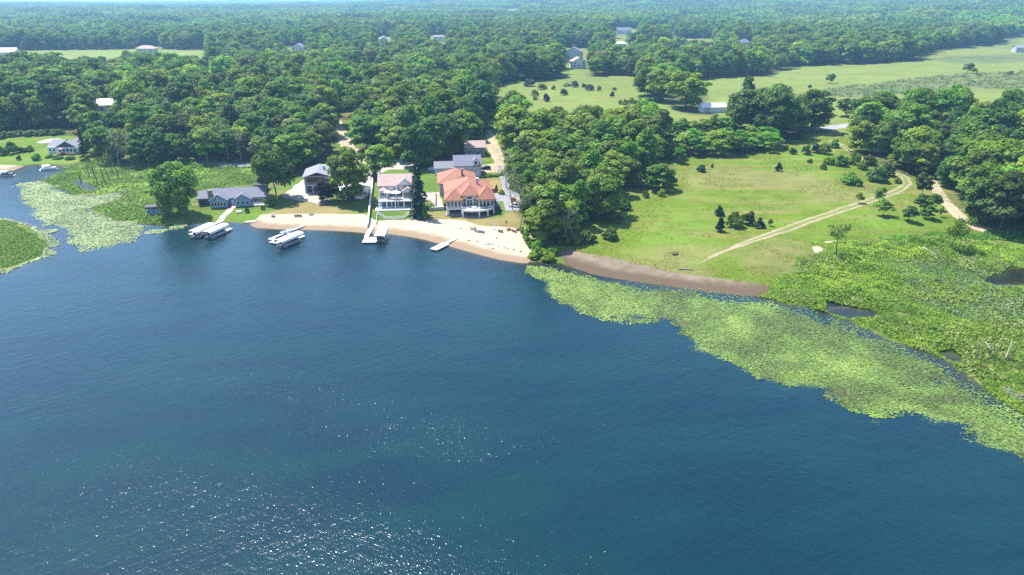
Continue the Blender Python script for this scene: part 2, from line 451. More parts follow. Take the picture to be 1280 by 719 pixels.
# forest floor everywhere beyond, then clearings over it
gd = np.hypot(gp[:, 0], gp[:, 1])
MEADOW = [(770, 300), (780, 268), (810, 245), (838, 224), (842, 196), (905, 196), (975, 184), (1010, 172), (1068, 168), (1085, 200), (1120, 218), (1180, 226), (1215, 285), (1240, 300), (1180, 297), (1060, 304), (1020, 304), (965, 350), (950, 366), (880, 352), (800, 338), (700, 312)]
BACK_MEADOW = [(608, 110), (650, 101), (700, 99), (760, 94), (800, 96), (812, 118), (850, 140), (905, 150), (905, 172), (640, 172), (612, 142)]
FIELDS = [(870, 104), (880, 97), (960, 94), (985, 86), (1010, 82), (1100, 79), (1150, 75), (1172, 62), (1250, 54), (1262, 43), (1420, 40), (1500, 160), (1060, 172), (900, 172)]
LEFT_FIELD = [(-40, 66), (30, 63), (190, 61), (262, 63), (262, 92), (100, 95), (-40, 97)]
LEFT_LAWN = [(-60, 170), (0, 170), (60, 166), (108, 172), (112, 198), (88, 208), (60, 205), (20, 205), (-60, 222)]
HOMES = [(330, 250), (362, 226), (386, 214), (412, 196), (414, 150), (445, 150), (452, 186), (462, 202), (500, 208), (520, 212), (548, 204), (570, 196), (600, 184), (606, 150), (622, 150), (626, 222), (640, 240), (655, 290), (662, 318), (560, 300), (320, 282)]
PADS = [(700, 60, 740, 104), (764, 36, 800, 58), (354, 58, 390, 86), (168, 58, 200, 78), (845, 48, 895, 70), (918, 54, 945, 80), (1258, 55, 1300, 66), (468, 46, 494, 76), (532, 44, 564, 74), (620, 12, 658, 31), (764, 50, 791, 80), (811, 27, 836, 47), (116, 134, 144, 164)]
CUT = [(424, 50), (434, 50), (474, 100), (480, 126), (458, 110), (452, 92)]
def box_poly(b): return [(b[0], b[1]), (b[2], b[1]), (b[2], b[3]), (b[0], b[3])]
mk = ss(250, 330, gd)[:, None]
col = col * (1 - mk) + FLOOR * mk
WP = {k: poly_at(v) for k, v in dict(meadow=MEADOW, back=BACK_MEADOW, fields=FIELDS, leftfield=LEFT_FIELD, leftlawn=LEFT_LAWN, homes=HOMES, cut=CUT).items()}
paint(WP['meadow'], (.108, .170, .014), 4); paint(WP['back'], FIELD * .95, 5); paint(WP['fields'], FIELD, 6); paint(WP['leftfield'], FIELD * 1.1, 8)
paint(WP['leftlawn'], LUSH, 4); paint(WP['homes'], LAWN, 3); paint(WP['cut'], FIELD, 5)
for b in PADS: paint(poly_at(box_poly(b)), FIELD * .9, 6)
paint(MARSH_R, MARSHC, 4); paint(MARSH_L, LUSH, 4); paint(ISLE, LUSH * .8, 2)
# drier, browner swathes of the meadow
for p in ([(835, 222), (905, 205), (985, 215), (1050, 225), (1060, 238), (960, 236), (880, 232)], [(1000, 245), (1080, 232), (1100, 240), (1050, 258), (980, 262)],
          [(920, 320), (980, 300), (1020, 305), (965, 345), (930, 350)], [(1190, 226), (1212, 228), (1225, 262), (1190, 250)], [(820, 300), (900, 312), (880, 345), (790, 332)]):
    paint(poly_at(p), DRY * .9, 7, .6, 5, 14)
for p in ([(780, 285), (840, 262), (900, 270), (890, 300), (800, 312)], [(905, 200), (1000, 188), (1060, 200), (1000, 214), (930, 208)], [(1060, 268), (1180, 262), (1200, 285), (1090, 292)]):
    paint(poly_at(p), LUSH, 8, .6, 5, 14)
# dry lawns above the beach
for p in ([(330, 268), (390, 250), (455, 268), (456, 276), (330, 274)], [(518, 262), (548, 266), (620, 272), (648, 262), (662, 312), (640, 292), (600, 284), (520, 282)], [(556, 225), (625, 222), (628, 240), (600, 245)]):
    paint(poly_at(p), (.26, .20, .085), 2.0, .85, 2, 5)
paint(poly_at([(318, 272), (326, 262), (332, 268), (330, 272)]), LUSH, 1)
paint(poly_at([(262, 268), (280, 262), (330, 268), (322, 280), (262, 279)]), LUSH, 1.5)
# ploughed-looking crop bands of the big field
for p in ([(985, 120), (1060, 108), (1160, 96), (1300, 88), (1420, 90), (1420, 110), (1200, 112), (1060, 122)], [(1140, 74), (1260, 68), (1420, 66), (1420, 76), (1200, 80)]):
    paint(poly_at(p), (.085, .125, .045), 6, .9, 4, 20)
wet = (ss(4, -1, gsd) * (1 - ss(-2, 3, sdist(gp, MARSH_R))))[:, None]; col = col * (1 - .4 * wet) + np.array(MUDDY) * .4 * wet
for q in POOLS: paint(q, (.030, .026, .018), 1.5)
bk = ss(.5, -1.5, gsd)[:, None]; col = col * (1 - bk) + BED * bk
mv = vnoise(gp[:, 0], gp[:, 1], 26, 31) * .10 + vnoise(gp[:, 0], gp[:, 1], 7, 32) * .07
col = np.clip(col * .86 * (1 + mv[:, None]), .01, .8)

m, nt = nmat('ground_cover'); N = NT(nt)
out = N.n('ShaderNodeOutputMaterial'); b = N.n('ShaderNodeBsdfPrincipled'); b.inputs['Roughness'].default_value = .95; b.inputs['Specular IOR Level'].default_value = .1
ca = N.n('ShaderNodeAttribute', attribute_name='cover'); tc = N.n('ShaderNodeTexCoord').outputs['Object']
n1 = N.noise(tc, .9, 4, .65); n2 = N.noise(tc, .11, 4, .6); n3 = N.noise(tc, 4.0, 2)
mp = N.n('ShaderNodeMapping'); mp.inputs['Scale'].default_value = (.035, .16, 1); mp.inputs['Rotation'].default_value = (0, 0, R(8)); N.l(tc, mp.inputs[0])
n4 = N.noise(mp.outputs[0], 1.0, 4, .6)
v = N.math('ADD', N.math('ADD', N.math('MULTIPLY', n1, .9), N.math('MULTIPLY', n3, .5)), N.math('MULTIPLY', n2, .9))
v = N.math('MULTIPLY_ADD', N.math('SUBTRACT', v, 1.15), .85, 1.0)
hs = N.n('ShaderNodeHueSaturation'); N.l(ca.outputs['Color'], hs.inputs['Color']); N.l(v, hs.inputs['Value'])
N.l(N.math('MULTIPLY_ADD', n2, .03, .485), hs.inputs['Hue']); 
c2 = N.mix(N.math('MULTIPLY', N.ramp(n4, .44, .66), .62), hs.outputs[0], (.185, .165, .055))
lum = N.math('GREATER_THAN', N.n('ShaderNodeNewGeometry').outputs['Position'] if False else v, -1)
N.l(c2, b.inputs['Base Color'])
bp = N.n('ShaderNodeBump'); bp.inputs['Strength'].default_value = .7; bp.inputs['Distance'].default_value = .35
N.l(N.math('ADD', n1, N.math('MULTIPLY', n3, .4)), bp.inputs['Height']); N.l(bp.outputs[0], b.inputs['Normal']); N.l(b.outputs[0], out.inputs[0])
me = mesh_np('ground', np.stack([gp[:, 0], gp[:, 1], gh], -1), GF, m, {'cover': ('POINT', np.concatenate([col, np.ones((len(col), 1))], 1))}, True)
tag(link('ground', me), kind='structure')

# ------------------------------------------------------------------ water
wx = axis(-320, 270, 3.0, (-1500, 700)); wy = axis(96, 350, 3.0, (-500, 520))
WX, WY = np.meshgrid(wx, wy); wp = np.stack([WX.ravel(), WY.ravel()], -1); wsd = -land_sd(wp)
wi = np.arange(len(wp)).reshape(len(wy), len(wx))
WF = np.stack([wi[:-1, :-1], wi[:-1, 1:], wi[1:, 1:], wi[1:, :-1]], -1).reshape(-1, 4)
keep = wsd[WF].max(1) > -14
for q in POOLS: keep |= sdist(wp, q)[WF].max(1) > -6
m, nt = nmat('lake_water'); N = NT(nt)
out = N.n('ShaderNodeOutputMaterial'); tc = N.n('ShaderNodeTexCoord').outputs['Object']
def wave(rot, sx, sy, det=2):
    mp = N.n('ShaderNodeMapping'); mp.vector_type = 'TEXTURE'; mp.inputs['Rotation'].default_value = (0, 0, R(rot)); mp.inputs['Scale'].default_value = (1 / sx, 1 / sy, 1); N.l(tc, mp.inputs[0])
    return N.noise(mp.outputs[0], 1.0, det, .55)
wa = wave(-36, .17, .62, 3); wa2 = wave(33, .18, .66, 3); wb = wave(-18, .5, 1.5, 2); wc = wave(-50, 2.0, 4.2, 2); wd = wave(10, .03, .09, 2); gust = wave(-12, .008, .035, 3)
hgt = N.math('ADD', N.math('ADD', N.math('ADD', N.math('MULTIPLY', wa, .42), N.math('MULTIPLY', wa2, .55)), N.math('MULTIPLY', wb, .30)), N.math('MULTIPLY', wc, .30))
bp = N.n('ShaderNodeBump'); bp.inputs['Distance'].default_value = WAVE_D
N.l(N.math('MULTIPLY_ADD', N.ramp(gust, .35, .65), .35, .65), bp.inputs['Strength']); N.l(hgt, bp.inputs['Height'])
dep = N.n('ShaderNodeAttribute', attribute_name='offshore').outputs['Fac']
body = N.mix(N.ramp(wd, .3, .7), (.0011, .0165, .0275), (.0016, .0240, .0300))
df = N.n('ShaderNodeBsdfDiffuse'); N.l(body, df.inputs[0])
tp = N.n('ShaderNodeBsdfTransparent'); tp.inputs[0].default_value = (.62, .66, .50, 1)
gl = N.n('ShaderNodeBsdfGlossy'); gl.inputs['Roughness'].default_value = .18; gl.inputs['Color'].default_value = (.93, .97, 1, 1); N.l(bp.outputs[0], gl.inputs['Normal'])
fr = N.n('ShaderNodeFresnel'); fr.inputs['IOR'].default_value = 1.333; N.l(bp.outputs[0], fr.inputs['Normal'])
clear = N.math('POWER', 2.718, N.math('MULTIPLY', N.math('MAXIMUM', dep, 0.0), -.30))
m1 = N.n('ShaderNodeMixShader'); N.l(clear, m1.inputs[0]); N.l(df.outputs[0], m1.inputs[1]); N.l(tp.outputs[0], m1.inputs[2])
m2 = N.n('ShaderNodeMixShader'); N.l(fr.outputs[0], m2.inputs[0]); N.l(m1.outputs[0], m2.inputs[1]); N.l(gl.outputs[0], m2.inputs[2])
N.l(m2.outputs[0], out.inputs[0])
me = mesh_np('water', np.concatenate([wp, np.zeros((len(wp), 1))], 1), WF[keep], m, {'offshore': ('POINT', wsd)}, True)
tag(link('water', me), kind='structure')

# ------------------------------------------------------------------ sheets laid on the ground (beach, tracks, drives, road)
def sheet(name, sdf, bbox, step, mat, off, kind='structure', z0=None):
    xs = np.arange(bbox[0], bbox[2] + step, step); ys = np.arange(bbox[1], bbox[3] + step, step)
    X, Y = np.meshgrid(xs, ys); P = np.stack([X.ravel(), Y.ravel()], -1); k = sdf(P)
    ii = np.arange(len(P)).reshape(len(ys), len(xs))
    F = np.stack([ii[:-1, :-1], ii[:-1, 1:], ii[1:, 1:], ii[1:, :-1]], -1).reshape(-1, 4)
    F = F[k[F].max(1) > -1.2]
    u, inv = np.unique(F, return_inverse=True)
    P = P[u]; z = (height(P[:, 0], P[:, 1]) if z0 is None else np.full(len(P), z0)) + off
    me = mesh_np(name, np.stack([P[:, 0], P[:, 1], z], -1), inv.reshape(-1, 4), mat, {'inside': ('POINT', k[u])}, True)
    return tag(link(name, me), kind=kind)
def bb(a, m=3): return (a[:, 0].min() - m, a[:, 1].min() - m, a[:, 0].max() + m, a[:, 1].max() + m)
def poly_sheet(name, pts, step, mat, off, wob=0.0):
    a = poly_at(pts); return sheet(name, lambda P: sdist(P, a) + wob * vnoise(P[:, 0], P[:, 1], 4, 9), bb(a), step, mat, off)
def ribbon(name, pts, wid, step, mat, off, fade=0):
    a = poly_at(pts); tp = lambda P: wid / 2 * (ss(-10, fade, np.hypot(*(P - a[0]).T)) if fade else 1) + .35 * vnoise(P[:, 0], P[:, 1], 5, 14)
    return sheet(name, lambda P: tp(P) - dist_line(P, a), bb(a, wid), step, mat, off)
def soil(name, c1, c2, soft, scale=.5, rut=None, rough=.95, grain=.35, wet=0):
    """loose cover whose ragged edge thins out into the grass"""
    m, nt = nmat(name); N = NT(nt)
    out = N.n('ShaderNodeOutputMaterial'); b = N.n('ShaderNodeBsdfPrincipled'); b.inputs['Roughness'].default_value = rough; b.inputs['Specular IOR Level'].default_value = .15
    tc = N.n('ShaderNodeTexCoord').outputs['Object']; k = N.n('ShaderNodeAttribute', attribute_name='inside').outputs['Fac']
    n1 = N.noise(tc, scale, 4, .6); n2 = N.noise(tc, 2.5, 3, .6)
    c = N.mix(N.ramp(n1, .35, .65), c1, c2)
    c = N.mix(1.0, c, N.mix(n2, (1 - grain, 1 - grain, 1 - grain), (1 + grain, 1 + grain, 1 + grain)), 'MULTIPLY')
    if rut: c = N.mix(N.math('MULTIPLY', N.ramp(k, rut - .35, rut + .15), N.ramp(n2, .25, .55)), c, (.115, .15, .028))
    if wet:
        zz = N.n('ShaderNodeSeparateXYZ'); N.l(tc, zz.inputs[0])
        wv = N.math('ADD', zz.outputs[2], N.math('MULTIPLY', N.math('SUBTRACT', n1, .5), .22))
        c = N.mix(N.ramp(wv, wet, wet * .45), c, (c1[0] * .62, c1[1] * .56, c1[2] * .52))
    N.l(c, b.inputs['Base Color'])
    e = N.math('ADD', k, N.math('MULTIPLY', N.math('SUBTRACT', n2, .5), soft * 2))
    a = N.ramp(e, -.12 * soft - .02, .12 * soft + .02)
    bp = N.n('ShaderNodeBump'); bp.inputs['Strength'].default_value = .4; bp.inputs['Distance'].default_value = .08; N.l(n2, bp.inputs['Height']); N.l(bp.outputs[0], b.inputs['Normal'])
    tp = N.n('ShaderNodeBsdfTransparent'); mx = N.n('ShaderNodeMixShader'); N.l(a, mx.inputs[0]); N.l(tp.outputs[0], mx.inputs[1]); N.l(b.outputs[0], mx.inputs[2])
    N.l(mx.outputs[0], out.inputs[0]); return m
M['sand'] = soil('beach_sand', (.36, .29, .20), (.42, .345, .25), .5, .3, grain=.16, wet=.42)
M['mudshore'] = soil('brown_shore', (.150, .117, .080), (.190, .150, .108), 1.6, .22, grain=.30, wet=.5)
M['dirt'] = soil('dirt', (.30, .25, .16), (.22, .20, .10), 1.2, .3, rut=1.2)
M['dirt_plain'] = soil('pale_dirt', (.35, .29, .20), (.28, .235, .15), .8, .3)
M['drive'] = soil('worn_asphalt', (.20, .195, .215), (.25, .24, .255), .15, .3, grain=.15)
M['pave'] = soil('pale_paving', (.36, .32, .27), (.31, .27, .23), .3, .4, grain=.2)
M['path_conc'] = soil('path_concrete', (.55, .52, .47), (.50, .47, .43), .15, .4, grain=.1)
M['road'] = soil('road_asphalt', (.24, .24, .26), (.28, .28, .30), .2, .2, grain=.1)
# sandy beach: from the grass edge down into the shallows
poly_sheet('beach', [(312, 281), (326, 268.5), (360, 267.5), (455, 268), (461, 272), (470, 276), (500, 275), (516, 274), (532, 275.5), (560, 274), (580, 276), (596, 281), (612, 283), (640, 285), (650, 287), (655, 296), (660, 310), (664, 316), (664, 325), (655, 332), (627, 327.5), (602, 321.5), (577, 314.5), (552, 307.5), (532, 302.5), (512, 298), (490, 295), (460, 294), (400, 290), (350, 289), (320, 287)], 1.0, M['sand'], .05, .5)
poly_sheet('shore', [(698, 318), (706, 312), (740, 317), (770, 323), (800, 331), (840, 339), (880, 346), (920, 351), (948, 355), (964, 357), (958, 364), (948, 371), (920, 371), (880, 366), (840, 360), (802, 355), (768, 350), (742, 345), (716, 336), (704, 324)], 1.0, M['mudshore'], .05, .7)
poly_sheet('beach', [(-40, 220), (-40, 207), (0, 206.5), (22, 206.5), (30, 208), (15, 215), (0, 216.5)], 1.0, M['sand'], .05, .5)
poly_sheet('beach', [(45, 178), (58, 174), (74, 172.5), (80, 175), (66, 178), (50, 180)], 1.0, M['pave'], .05, .5)
ribbon('dirt_track', [(872, 331), (896, 318), (935, 303), (980, 288), (1020, 273), (1060, 260), (1100, 247), (1122, 239), (1134, 230), (1131, 222), (1120, 217)], 3.9, .5, M['dirt'], .05, 50)
ribbon('dirt_track', [(1163, 226), (1172, 240), (1184, 255), (1200, 271), (1222, 285), (1250, 292), (1290, 298), (1340, 300)], 4.6, .7, M['dirt_plain'], .05)
ribbon('dirt_track', [(1040, 176), (1056, 184), (1074, 196), (1082, 205)], 3.4, .7, M['dirt'], .05)
ribbon('road', [(1000, 163), (1035, 160.5), (1062, 156.5), (1090, 154)], 7.5, 1.2, M['road'], .06)
ribbon('path', [(250, 206), (285, 206.5), (312, 207), (330, 206)], 4.5, 1.2, M['road'], .06)
poly_sheet('driveway', [(622, 206), (632, 208), (637, 222), (645, 236), (652, 252), (653, 263), (632, 264), (629, 252), (606, 252), (600, 240), (602, 238), (629, 241), (626, 228)], .8, M['drive'], .06)
poly_sheet('path', [(605, 178), (612, 160), (620, 172), (630, 196), (636, 210), (622, 216), (600, 215), (604, 206), (618, 204), (612, 190)], 1.0, M['dirt_plain'], .05, .6)
poly_sheet('path', [(412, 150), (424, 148), (432, 162), (444, 184), (462, 196), (462, 206), (440, 198), (425, 182), (416, 165)], 1.2, M['dirt_plain'], .05, .8)
poly_sheet('path', [(446, 222), (462, 205), (500, 198), (522, 205), (516, 212), (486, 212), (468, 222), (462, 236), (448, 236)], .8, M['pave'], .05, .5)
poly_sheet('patio', [(520, 243), (548, 240), (556, 260), (546, 262), (536, 250), (522, 252)], .8, M['pave'], .05, .5)
poly_sheet('driveway', [(535, 210), (560, 206), (572, 210), (566, 220), (535, 214)], .8, M['road'], .055)
poly_sheet('patio', [(374, 228), (388, 218), (390, 240), (400, 247), (420, 250), (400, 255), (366, 250), (352, 246)], .8, M['pave'], .05, .6)
ribbon('path', [(293, 257), (286, 264), (280, 270), (274, 277)], 2.4, .6, M['pave'], .06)
poly_sheet('yard', [(1010, 308), (1045, 302), (1066, 305), (1060, 312), (1030, 316), (1018, 324)], 1.0, M['dirt_plain'], .05, 1.6)
poly_sheet('yard', [(848, 62), (868, 53), (886, 52), (894, 57), (880, 61), (862, 68), (848, 70)], 2.5, M['pave'], .3)
poly_sheet('path', [(652, 286), (662, 283), (668, 296), (664, 308), (657, 300)], .8, M['dirt_plain'], .05, .5)
# ------------------------------------------------------------------ foliage
def quads(c, nrm, size, rng, aspect=1.0, up=None):
    """leaf sprays: one four-sided face at each centre, roughly facing nrm"""
    n = len(c)
    nrm = nrm / np.maximum(np.linalg.norm(nrm, axis=1, keepdims=True), 1e-6)
    r = rng.normal(size=(n, 3)) if up is None else np.tile(np.array(up, float), (n, 1)) + rng.normal(size=(n, 3)) * .25
    a = np.cross(nrm, r); a /= np.maximum(np.linalg.norm(a, axis=1, keepdims=True), 1e-6); b = np.cross(nrm, a)
    s = (size * (0.6 + .8 * rng.random(n)))[:, None] * .5
    j = lambda: 1 + .5 * (rng.random((n, 1)) - .5)
    V = np.stack([c - a * s * j() - b * s * aspect * .4, c + a * s * .5 * j() - b * s * aspect * j(), c + a * s * j() + b * s * aspect * .4, c - a * s * .5 * j() + b * s * aspect * j()], 1)
    V[:, 1] += nrm * s * .25; V[:, 3] -= nrm * s * .2
    return V.reshape(-1, 3), np.arange(4 * n).reshape(-1, 4)

def unit(rng, n):
    v = rng.normal(size=(n, 3)); return v / np.linalg.norm(v, axis=1, keepdims=True)

def broad_crown(seed, H=20, Rw=6.2, base=.22, ncl=46, nl=95, leaf=.85, lobe=.30, flat_top=0.0):
    rng = np.random.default_rng(seed)
    zc = H * (base + (1 - base) * .5); hz_ = H * (1 - base) * .5
    big = unit(rng, 7) * np.array([.42, .42, .35])              # a few main limbs carry the crown off its centre
    cs = []; k = 0
    while len(cs) < ncl and k < 4000:
        k += 1
        d = unit(rng, 1)[0]
        if d[2] < -.85: continue
        q = d * (0.62 + .34 * rng.random()) + big[rng.integers(7)] * .45
        prof = 1.0 - .25 * max(0, q[2]) ** 2
        p = np.array([q[0] * Rw * prof, q[1] * Rw * prof, q[2] * hz_])
        if all(np.linalg.norm(p - e) > Rw * lobe * .62 for e in cs): cs.append(p)
    for i in range(6): cs.append(np.array([*(rng.normal(size=2) * Rw * .25), rng.uniform(-.3, .4) * hz_]))
    cs = np.array(cs); n = len(cs)
    rad = Rw * lobe * (.75 + .6 * rng.random(n))
    ct = rng.normal(.5, .14, n)
    C_, N_, T_ = [], [], []
    for i in range(n):
        m = int(nl * (.7 + .6 * rng.random()))
        d = unit(rng, m); d[:, 2] = np.where(d[:, 2] < -.2, -d[:, 2] * .6, d[:, 2])
        d /= np.linalg.norm(d, axis=1, keepdims=True)
        rr = rad[i] * (.55 + .5 * rng.random(m) ** .5)
        C_.append(cs[i] + d * rr[:, None] * np.array([1, 1, .8])); N_.append(d + rng.normal(size=(m, 3)) * .4 + np.array([0, 0, .75])); T_.append(np.full(m, ct[i]) + rng.normal(0, .10, m))
    c = np.concatenate(C_); c[:, 2] += zc
    V, F = quads(c, np.concatenate(N_), np.full(len(c), leaf), rng)
    return V, F, np.clip(np.concatenate(T_), 0, 1)

def fir_crown(seed, H=18, Rw=3.4, whorls=17, per=9, nl=22, base=.06, leaf=.75, power=.85):
    rng = np.random.default_rng(seed); C_, N_, T_ = [], [], []
    for i in range(whorls):
        u = i / (whorls - 1); z = H * (base + (1 - base) * u * .97); r = Rw * (1 - u) ** power + .18
        for k in range(max(4, int(per * (1 - .5 * u)))):
            a = rng.random() * 6.28; L = r * (.7 + .45 * rng.random()); t = rng.random(nl) ** .7
            w = (rng.random(nl) - .5) * (.35 + .5 * L * (1 - t * .6)) * .8
            x = t * L; C_.append(np.stack([x * math.cos(a) - w * math.sin(a), x * math.sin(a) + w * math.cos(a), z - .28 * x + rng.normal(0, .12, nl)], -1))
            N_.append(np.stack([.4 * np.full(nl, math.cos(a)), .4 * np.full(nl, math.sin(a)), np.ones(nl)], -1) + rng.normal(size=(nl, 3)) * .4); T_.append(rng.normal(.5, .12) + rng.normal(0, .12, nl))
    c = np.concatenate(C_); V, F = quads(c, np.concatenate(N_), np.full(len(c), leaf), rng, .7)
    return V, F, np.clip(np.concatenate(T_), 0, 1)

def bush_crown(seed, H=4, Rw=2.6, ncl=16, nl=60, leaf=.5, cone=0.0):
    rng = np.random.default_rng(seed); C_, N_, T_ = [], [], []
    for i in range(ncl):
        d = unit(rng, 1)[0]; d[2] = abs(d[2]); u = d[2] * (.5 + .5 * rng.random())
        k = (1 - cone * u); p = np.array([d[0] * Rw * .62 * k, d[1] * Rw * .62 * k, H * (.12 + .66 * u)]); r = min(Rw, H) * (.24 + .16 * rng.random()) * (1 - .5 * cone * u)
        q = unit(rng, nl); q[:, 2] = np.where(q[:, 2] < -.3, -q[:, 2], q[:, 2])
        pp = p + q * (r * (.6 + .45 * rng.random(nl)))[:, None]; pp[:, 2] = np.maximum(pp[:, 2], .05)
        C_.append(pp); N_.append(q + rng.normal(size=(nl, 3)) * .45 + np.array([0, 0, .3])); T_.append(rng.normal(.5, .12) + rng.normal(0, .1, nl))
    c = np.concatenate(C_); V, F = quads(c, np.concatenate(N_), np.full(len(c), leaf), rng)
    return V, F, np.clip(np.concatenate(T_), 0, 1)

def trunk_mb(seed, H, r, base=.3, limbs=6, spread=.35, top=.72):
    rng = random.Random(seed); mb = MB(); p = Vector((0, 0, -.4)); n = 5; pts = [p]
    for i in range(1, n + 1):
        pts.append(Vector((rng.uniform(-.02, .02) * H, rng.uniform(-.02, .02) * H, H * top * i / n)))
    for i in range(n): mb.tube(pts[i], pts[i + 1], r * (1 - .8 * i / n), r * (1 - .8 * (i + 1) / n), 6)
    for k in range(limbs):
        u = base + (top - base) * (k + .5) / limbs; j = min(n - 1, int(u / top * n)); q = pts[j].lerp(pts[j + 1], u / top * n - j)
        a = k * 2.4 + rng.random(); L = H * spread * (.7 + .5 * rng.random())
        mid = q + Vector((math.cos(a) * L * .55, math.sin(a) * L * .55, L * .3)); e = q + Vector((math.cos(a) * L, math.sin(a) * L, L * .75))
        rr = r * (1 - .8 * u / top) * .6
        mb.tube(q, mid, rr, rr * .6, 5); mb.tube(mid, e, rr * .6, rr * .15, 5)
    return mb

PROTO = bpy.data.collections.new('tree kinds')                     # kept out of the view: only their meshes are placed
def mk_mesh(name, data, mat):
    V, F, T = data; return mesh_np(name, V, F, mat, {'tint': ('FACE', T)})
def mb_mesh(mb, name, mat):
    me = bpy.data.meshes.new(name); me.from_pydata(mb.v, [], mb.f); me.materials.append(mat); return me
def joined(name, cm, tm, scale=1):
    """crown and trunk in one mesh for the mass of far trees"""
    V, F, T = cm
    me = mesh_np(name, V, F, None, {'tint': ('FACE', T)}); return me

BROAD = []
for i, (Rw, base, ncl, lobe) in enumerate([(6.6, .06, 38, .36), (5.6, .05, 32, .38), (7.4, .10, 44, .33), (5.0, .03, 28, .40), (6.2, .08, 34, .38), (6.9, .04, 42, .33), (4.4, .02, 26, .40), (5.9, .12, 30, .36)]):
    BROAD.append((mk_mesh('crown', broad_crown(100 + i, 20, Rw, base, ncl, 150, .85, lobe), M['leaf']), mb_mesh(trunk_mb(i, 20, .34, base + .16), 'trunk', M['bark'])))
FIR = [(mk_mesh('crown', fir_crown(200 + i, 18, r, 18, 9, 22), M['needle']), mb_mesh(trunk_mb(20 + i, 18, .26, .1, 0, .1, .95), 'trunk', M['bark'])) for i, r in enumerate((3.4, 2.9, 3.9))]
PINE = [(mk_mesh('crown', broad_crown(240 + i, 19, 3.6, .25, 30, 70, .7, .30), M['needle_blue']), mb_mesh(trunk_mb(30 + i, 19, .28, .3, 5, .2, .85), 'trunk', M['bark'])) for i in range(2)]
BUSH = [(mk_mesh('crown', bush_crown(320 + i, 4, 2.5, 16, 62, .48), M['leaf']), mb_mesh(trunk_mb(60 + i, 3.2, .09, .15, 5, .4, .7), 'trunk', M['bark'])) for i in range(4)]
JUNI = [(mk_mesh('crown', bush_crown(340 + i, 5, 1.7, 22, 60, .40, .75), M['needle']), mb_mesh(trunk_mb(70 + i, 4, .1, .15, 0, .3, .8), 'trunk', M['bark'])) for i in range(3)]
YOUNG = [(mk_mesh('crown', broad_crown(360 + i, 9, 2.7, .14, 22, 60, .52, .36), M['leaf']), mb_mesh(trunk_mb(80 + i, 9, .13, .2, 5, .28, .75), 'trunk', M['bark'])) for i in range(4)]

def plant(kind, label, cat, pos, rz, sc, mat=None, group=None, name='tree'):
    """one tree: an Empty at its foot with its trunk and crown"""
    cm, tm = kind
    t = thing(name, label, cat, pos, rz, group); t.scale = sc if isinstance(sc, tuple) else (sc, sc, sc)
    a = link('crown', cm, t)
    if mat: a.material_slots[0].link = 'OBJECT'; a.material_slots[0].material = mat
    link('trunk', tm, t)
    return t

# ------------------------------------------------------------------ woods
def edge_F(px):
    X = [-300, 0, 40, 62, 85, 100, 112, 130, 160, 200, 235, 300, 325, 350, 372, 388, 400, 412, 418, 452, 458, 480, 505, 520, 545, 562, 578, 602, 612, 617, 622, 634, 648, 656, 668, 692, 716, 730, 742, 752, 768, 784, 806, 822, 834]
    Y = [160, 168, 166, 161, 160, 168, 192, 205, 209, 210, 203, 203, 205, 210, 208, 196, 184, 176, 148, 148, 182, 190, 196, 204, 200, 192, 184, 172, 150, 150, 205, 228, 255, 286, 303, 304, 302, 297, 290, 270, 252, 240, 224, 205, 168]
    return np.interp(px, X, Y)
# woods stand on these base outlines
W2 = poly_at([(1068, 186), (1085, 198), (1108, 202), (1120, 216), (1150, 222), (1182, 226), (1188, 255), (1212, 278), (1240, 292), (1290, 299), (1420, 300), (1500, 160), (1280, 152), (1180, 148), (1100, 152), (1070, 164)])
W3 = poly_at([(912, 168), (940, 175), (975, 178), (1004, 174), (1016, 163), (1004, 150), (930, 146)])
OAKS = np.array([[-9e3,-9e3],[-8.9e3,-9e3],[-9e3,-8.9e3]])
BELT1 = poly_at([(848, 94), (900, 97), (960, 92), (985, 86), (975, 70), (900, 68), (850, 76)])
BELT_GAP = poly_at(box_poly((918, 54, 945, 80)))
CLEAR = [WP['back'], WP['fields'], WP['leftfield'], WP['cut'], WP['homes'], WP['leftlawn']] + [poly_at(box_poly(b)) for b in PADS]
ROADCLEAR = [poly_at([(405, 206), (412, 146), (446, 146), (462, 200)]), poly_at([(600, 222), (604, 148), (622, 148), (634, 222)])]

def scatter(x0, x1, y0, y1, s, rng):
    nx_ = int((x1 - x0) / s); ny_ = int((y1 - y0) / (s * .87))
    i, j = np.meshgrid(np.arange(nx_), np.arange(ny_))
    x = x0 + (i + .5 * (j % 2)) * s; y = y0 + j * s * .87
    P = np.stack([x.ravel(), y.ravel()], -1) + rng.uniform(-.36, .36, (nx_ * ny_, 2)) * s
    return P
def woods_mask(P, z):
    px, py, f = project(P[:, 0], P[:, 1], z)
    ok = (f > 10) & (py < edge_F(px)) & (px < 834)
    ok &= (px > -520) & (px < 1820)
    far_ = (px >= 846) & (py < 100) & (f > 10) & (px < 1820)
    ok |= far_
    for c in CLEAR + ROADCLEAR: ok &= ~inside(P, c)
    ok |= inside(P, W2) | inside(P, W3) | inside(P, OAKS) | inside(P, BELT1)
    ok &= ~inside(P, BELT_GAP)
    return ok, px, py, f
P1 = scatter(-900, 940, 190, 1000, 8.6, RNG)
z1 = height(P1[:, 0], P1[:, 1]); ok, px, py, f = woods_mask(P1, z1)
g = np.hypot(P1[:, 0], P1[:, 1]); ok &= (z1 > .3) & (g < 960) & (RNG.random(len(P1)) < .93) & ((vnoise(P1[:, 0], P1[:, 1], 34, 99) > -.62) | (g < 420))
P1, z1, px, py, f = P1[ok], z1[ok], px[ok], py[ok], f[ok]
n1 = len(P1)
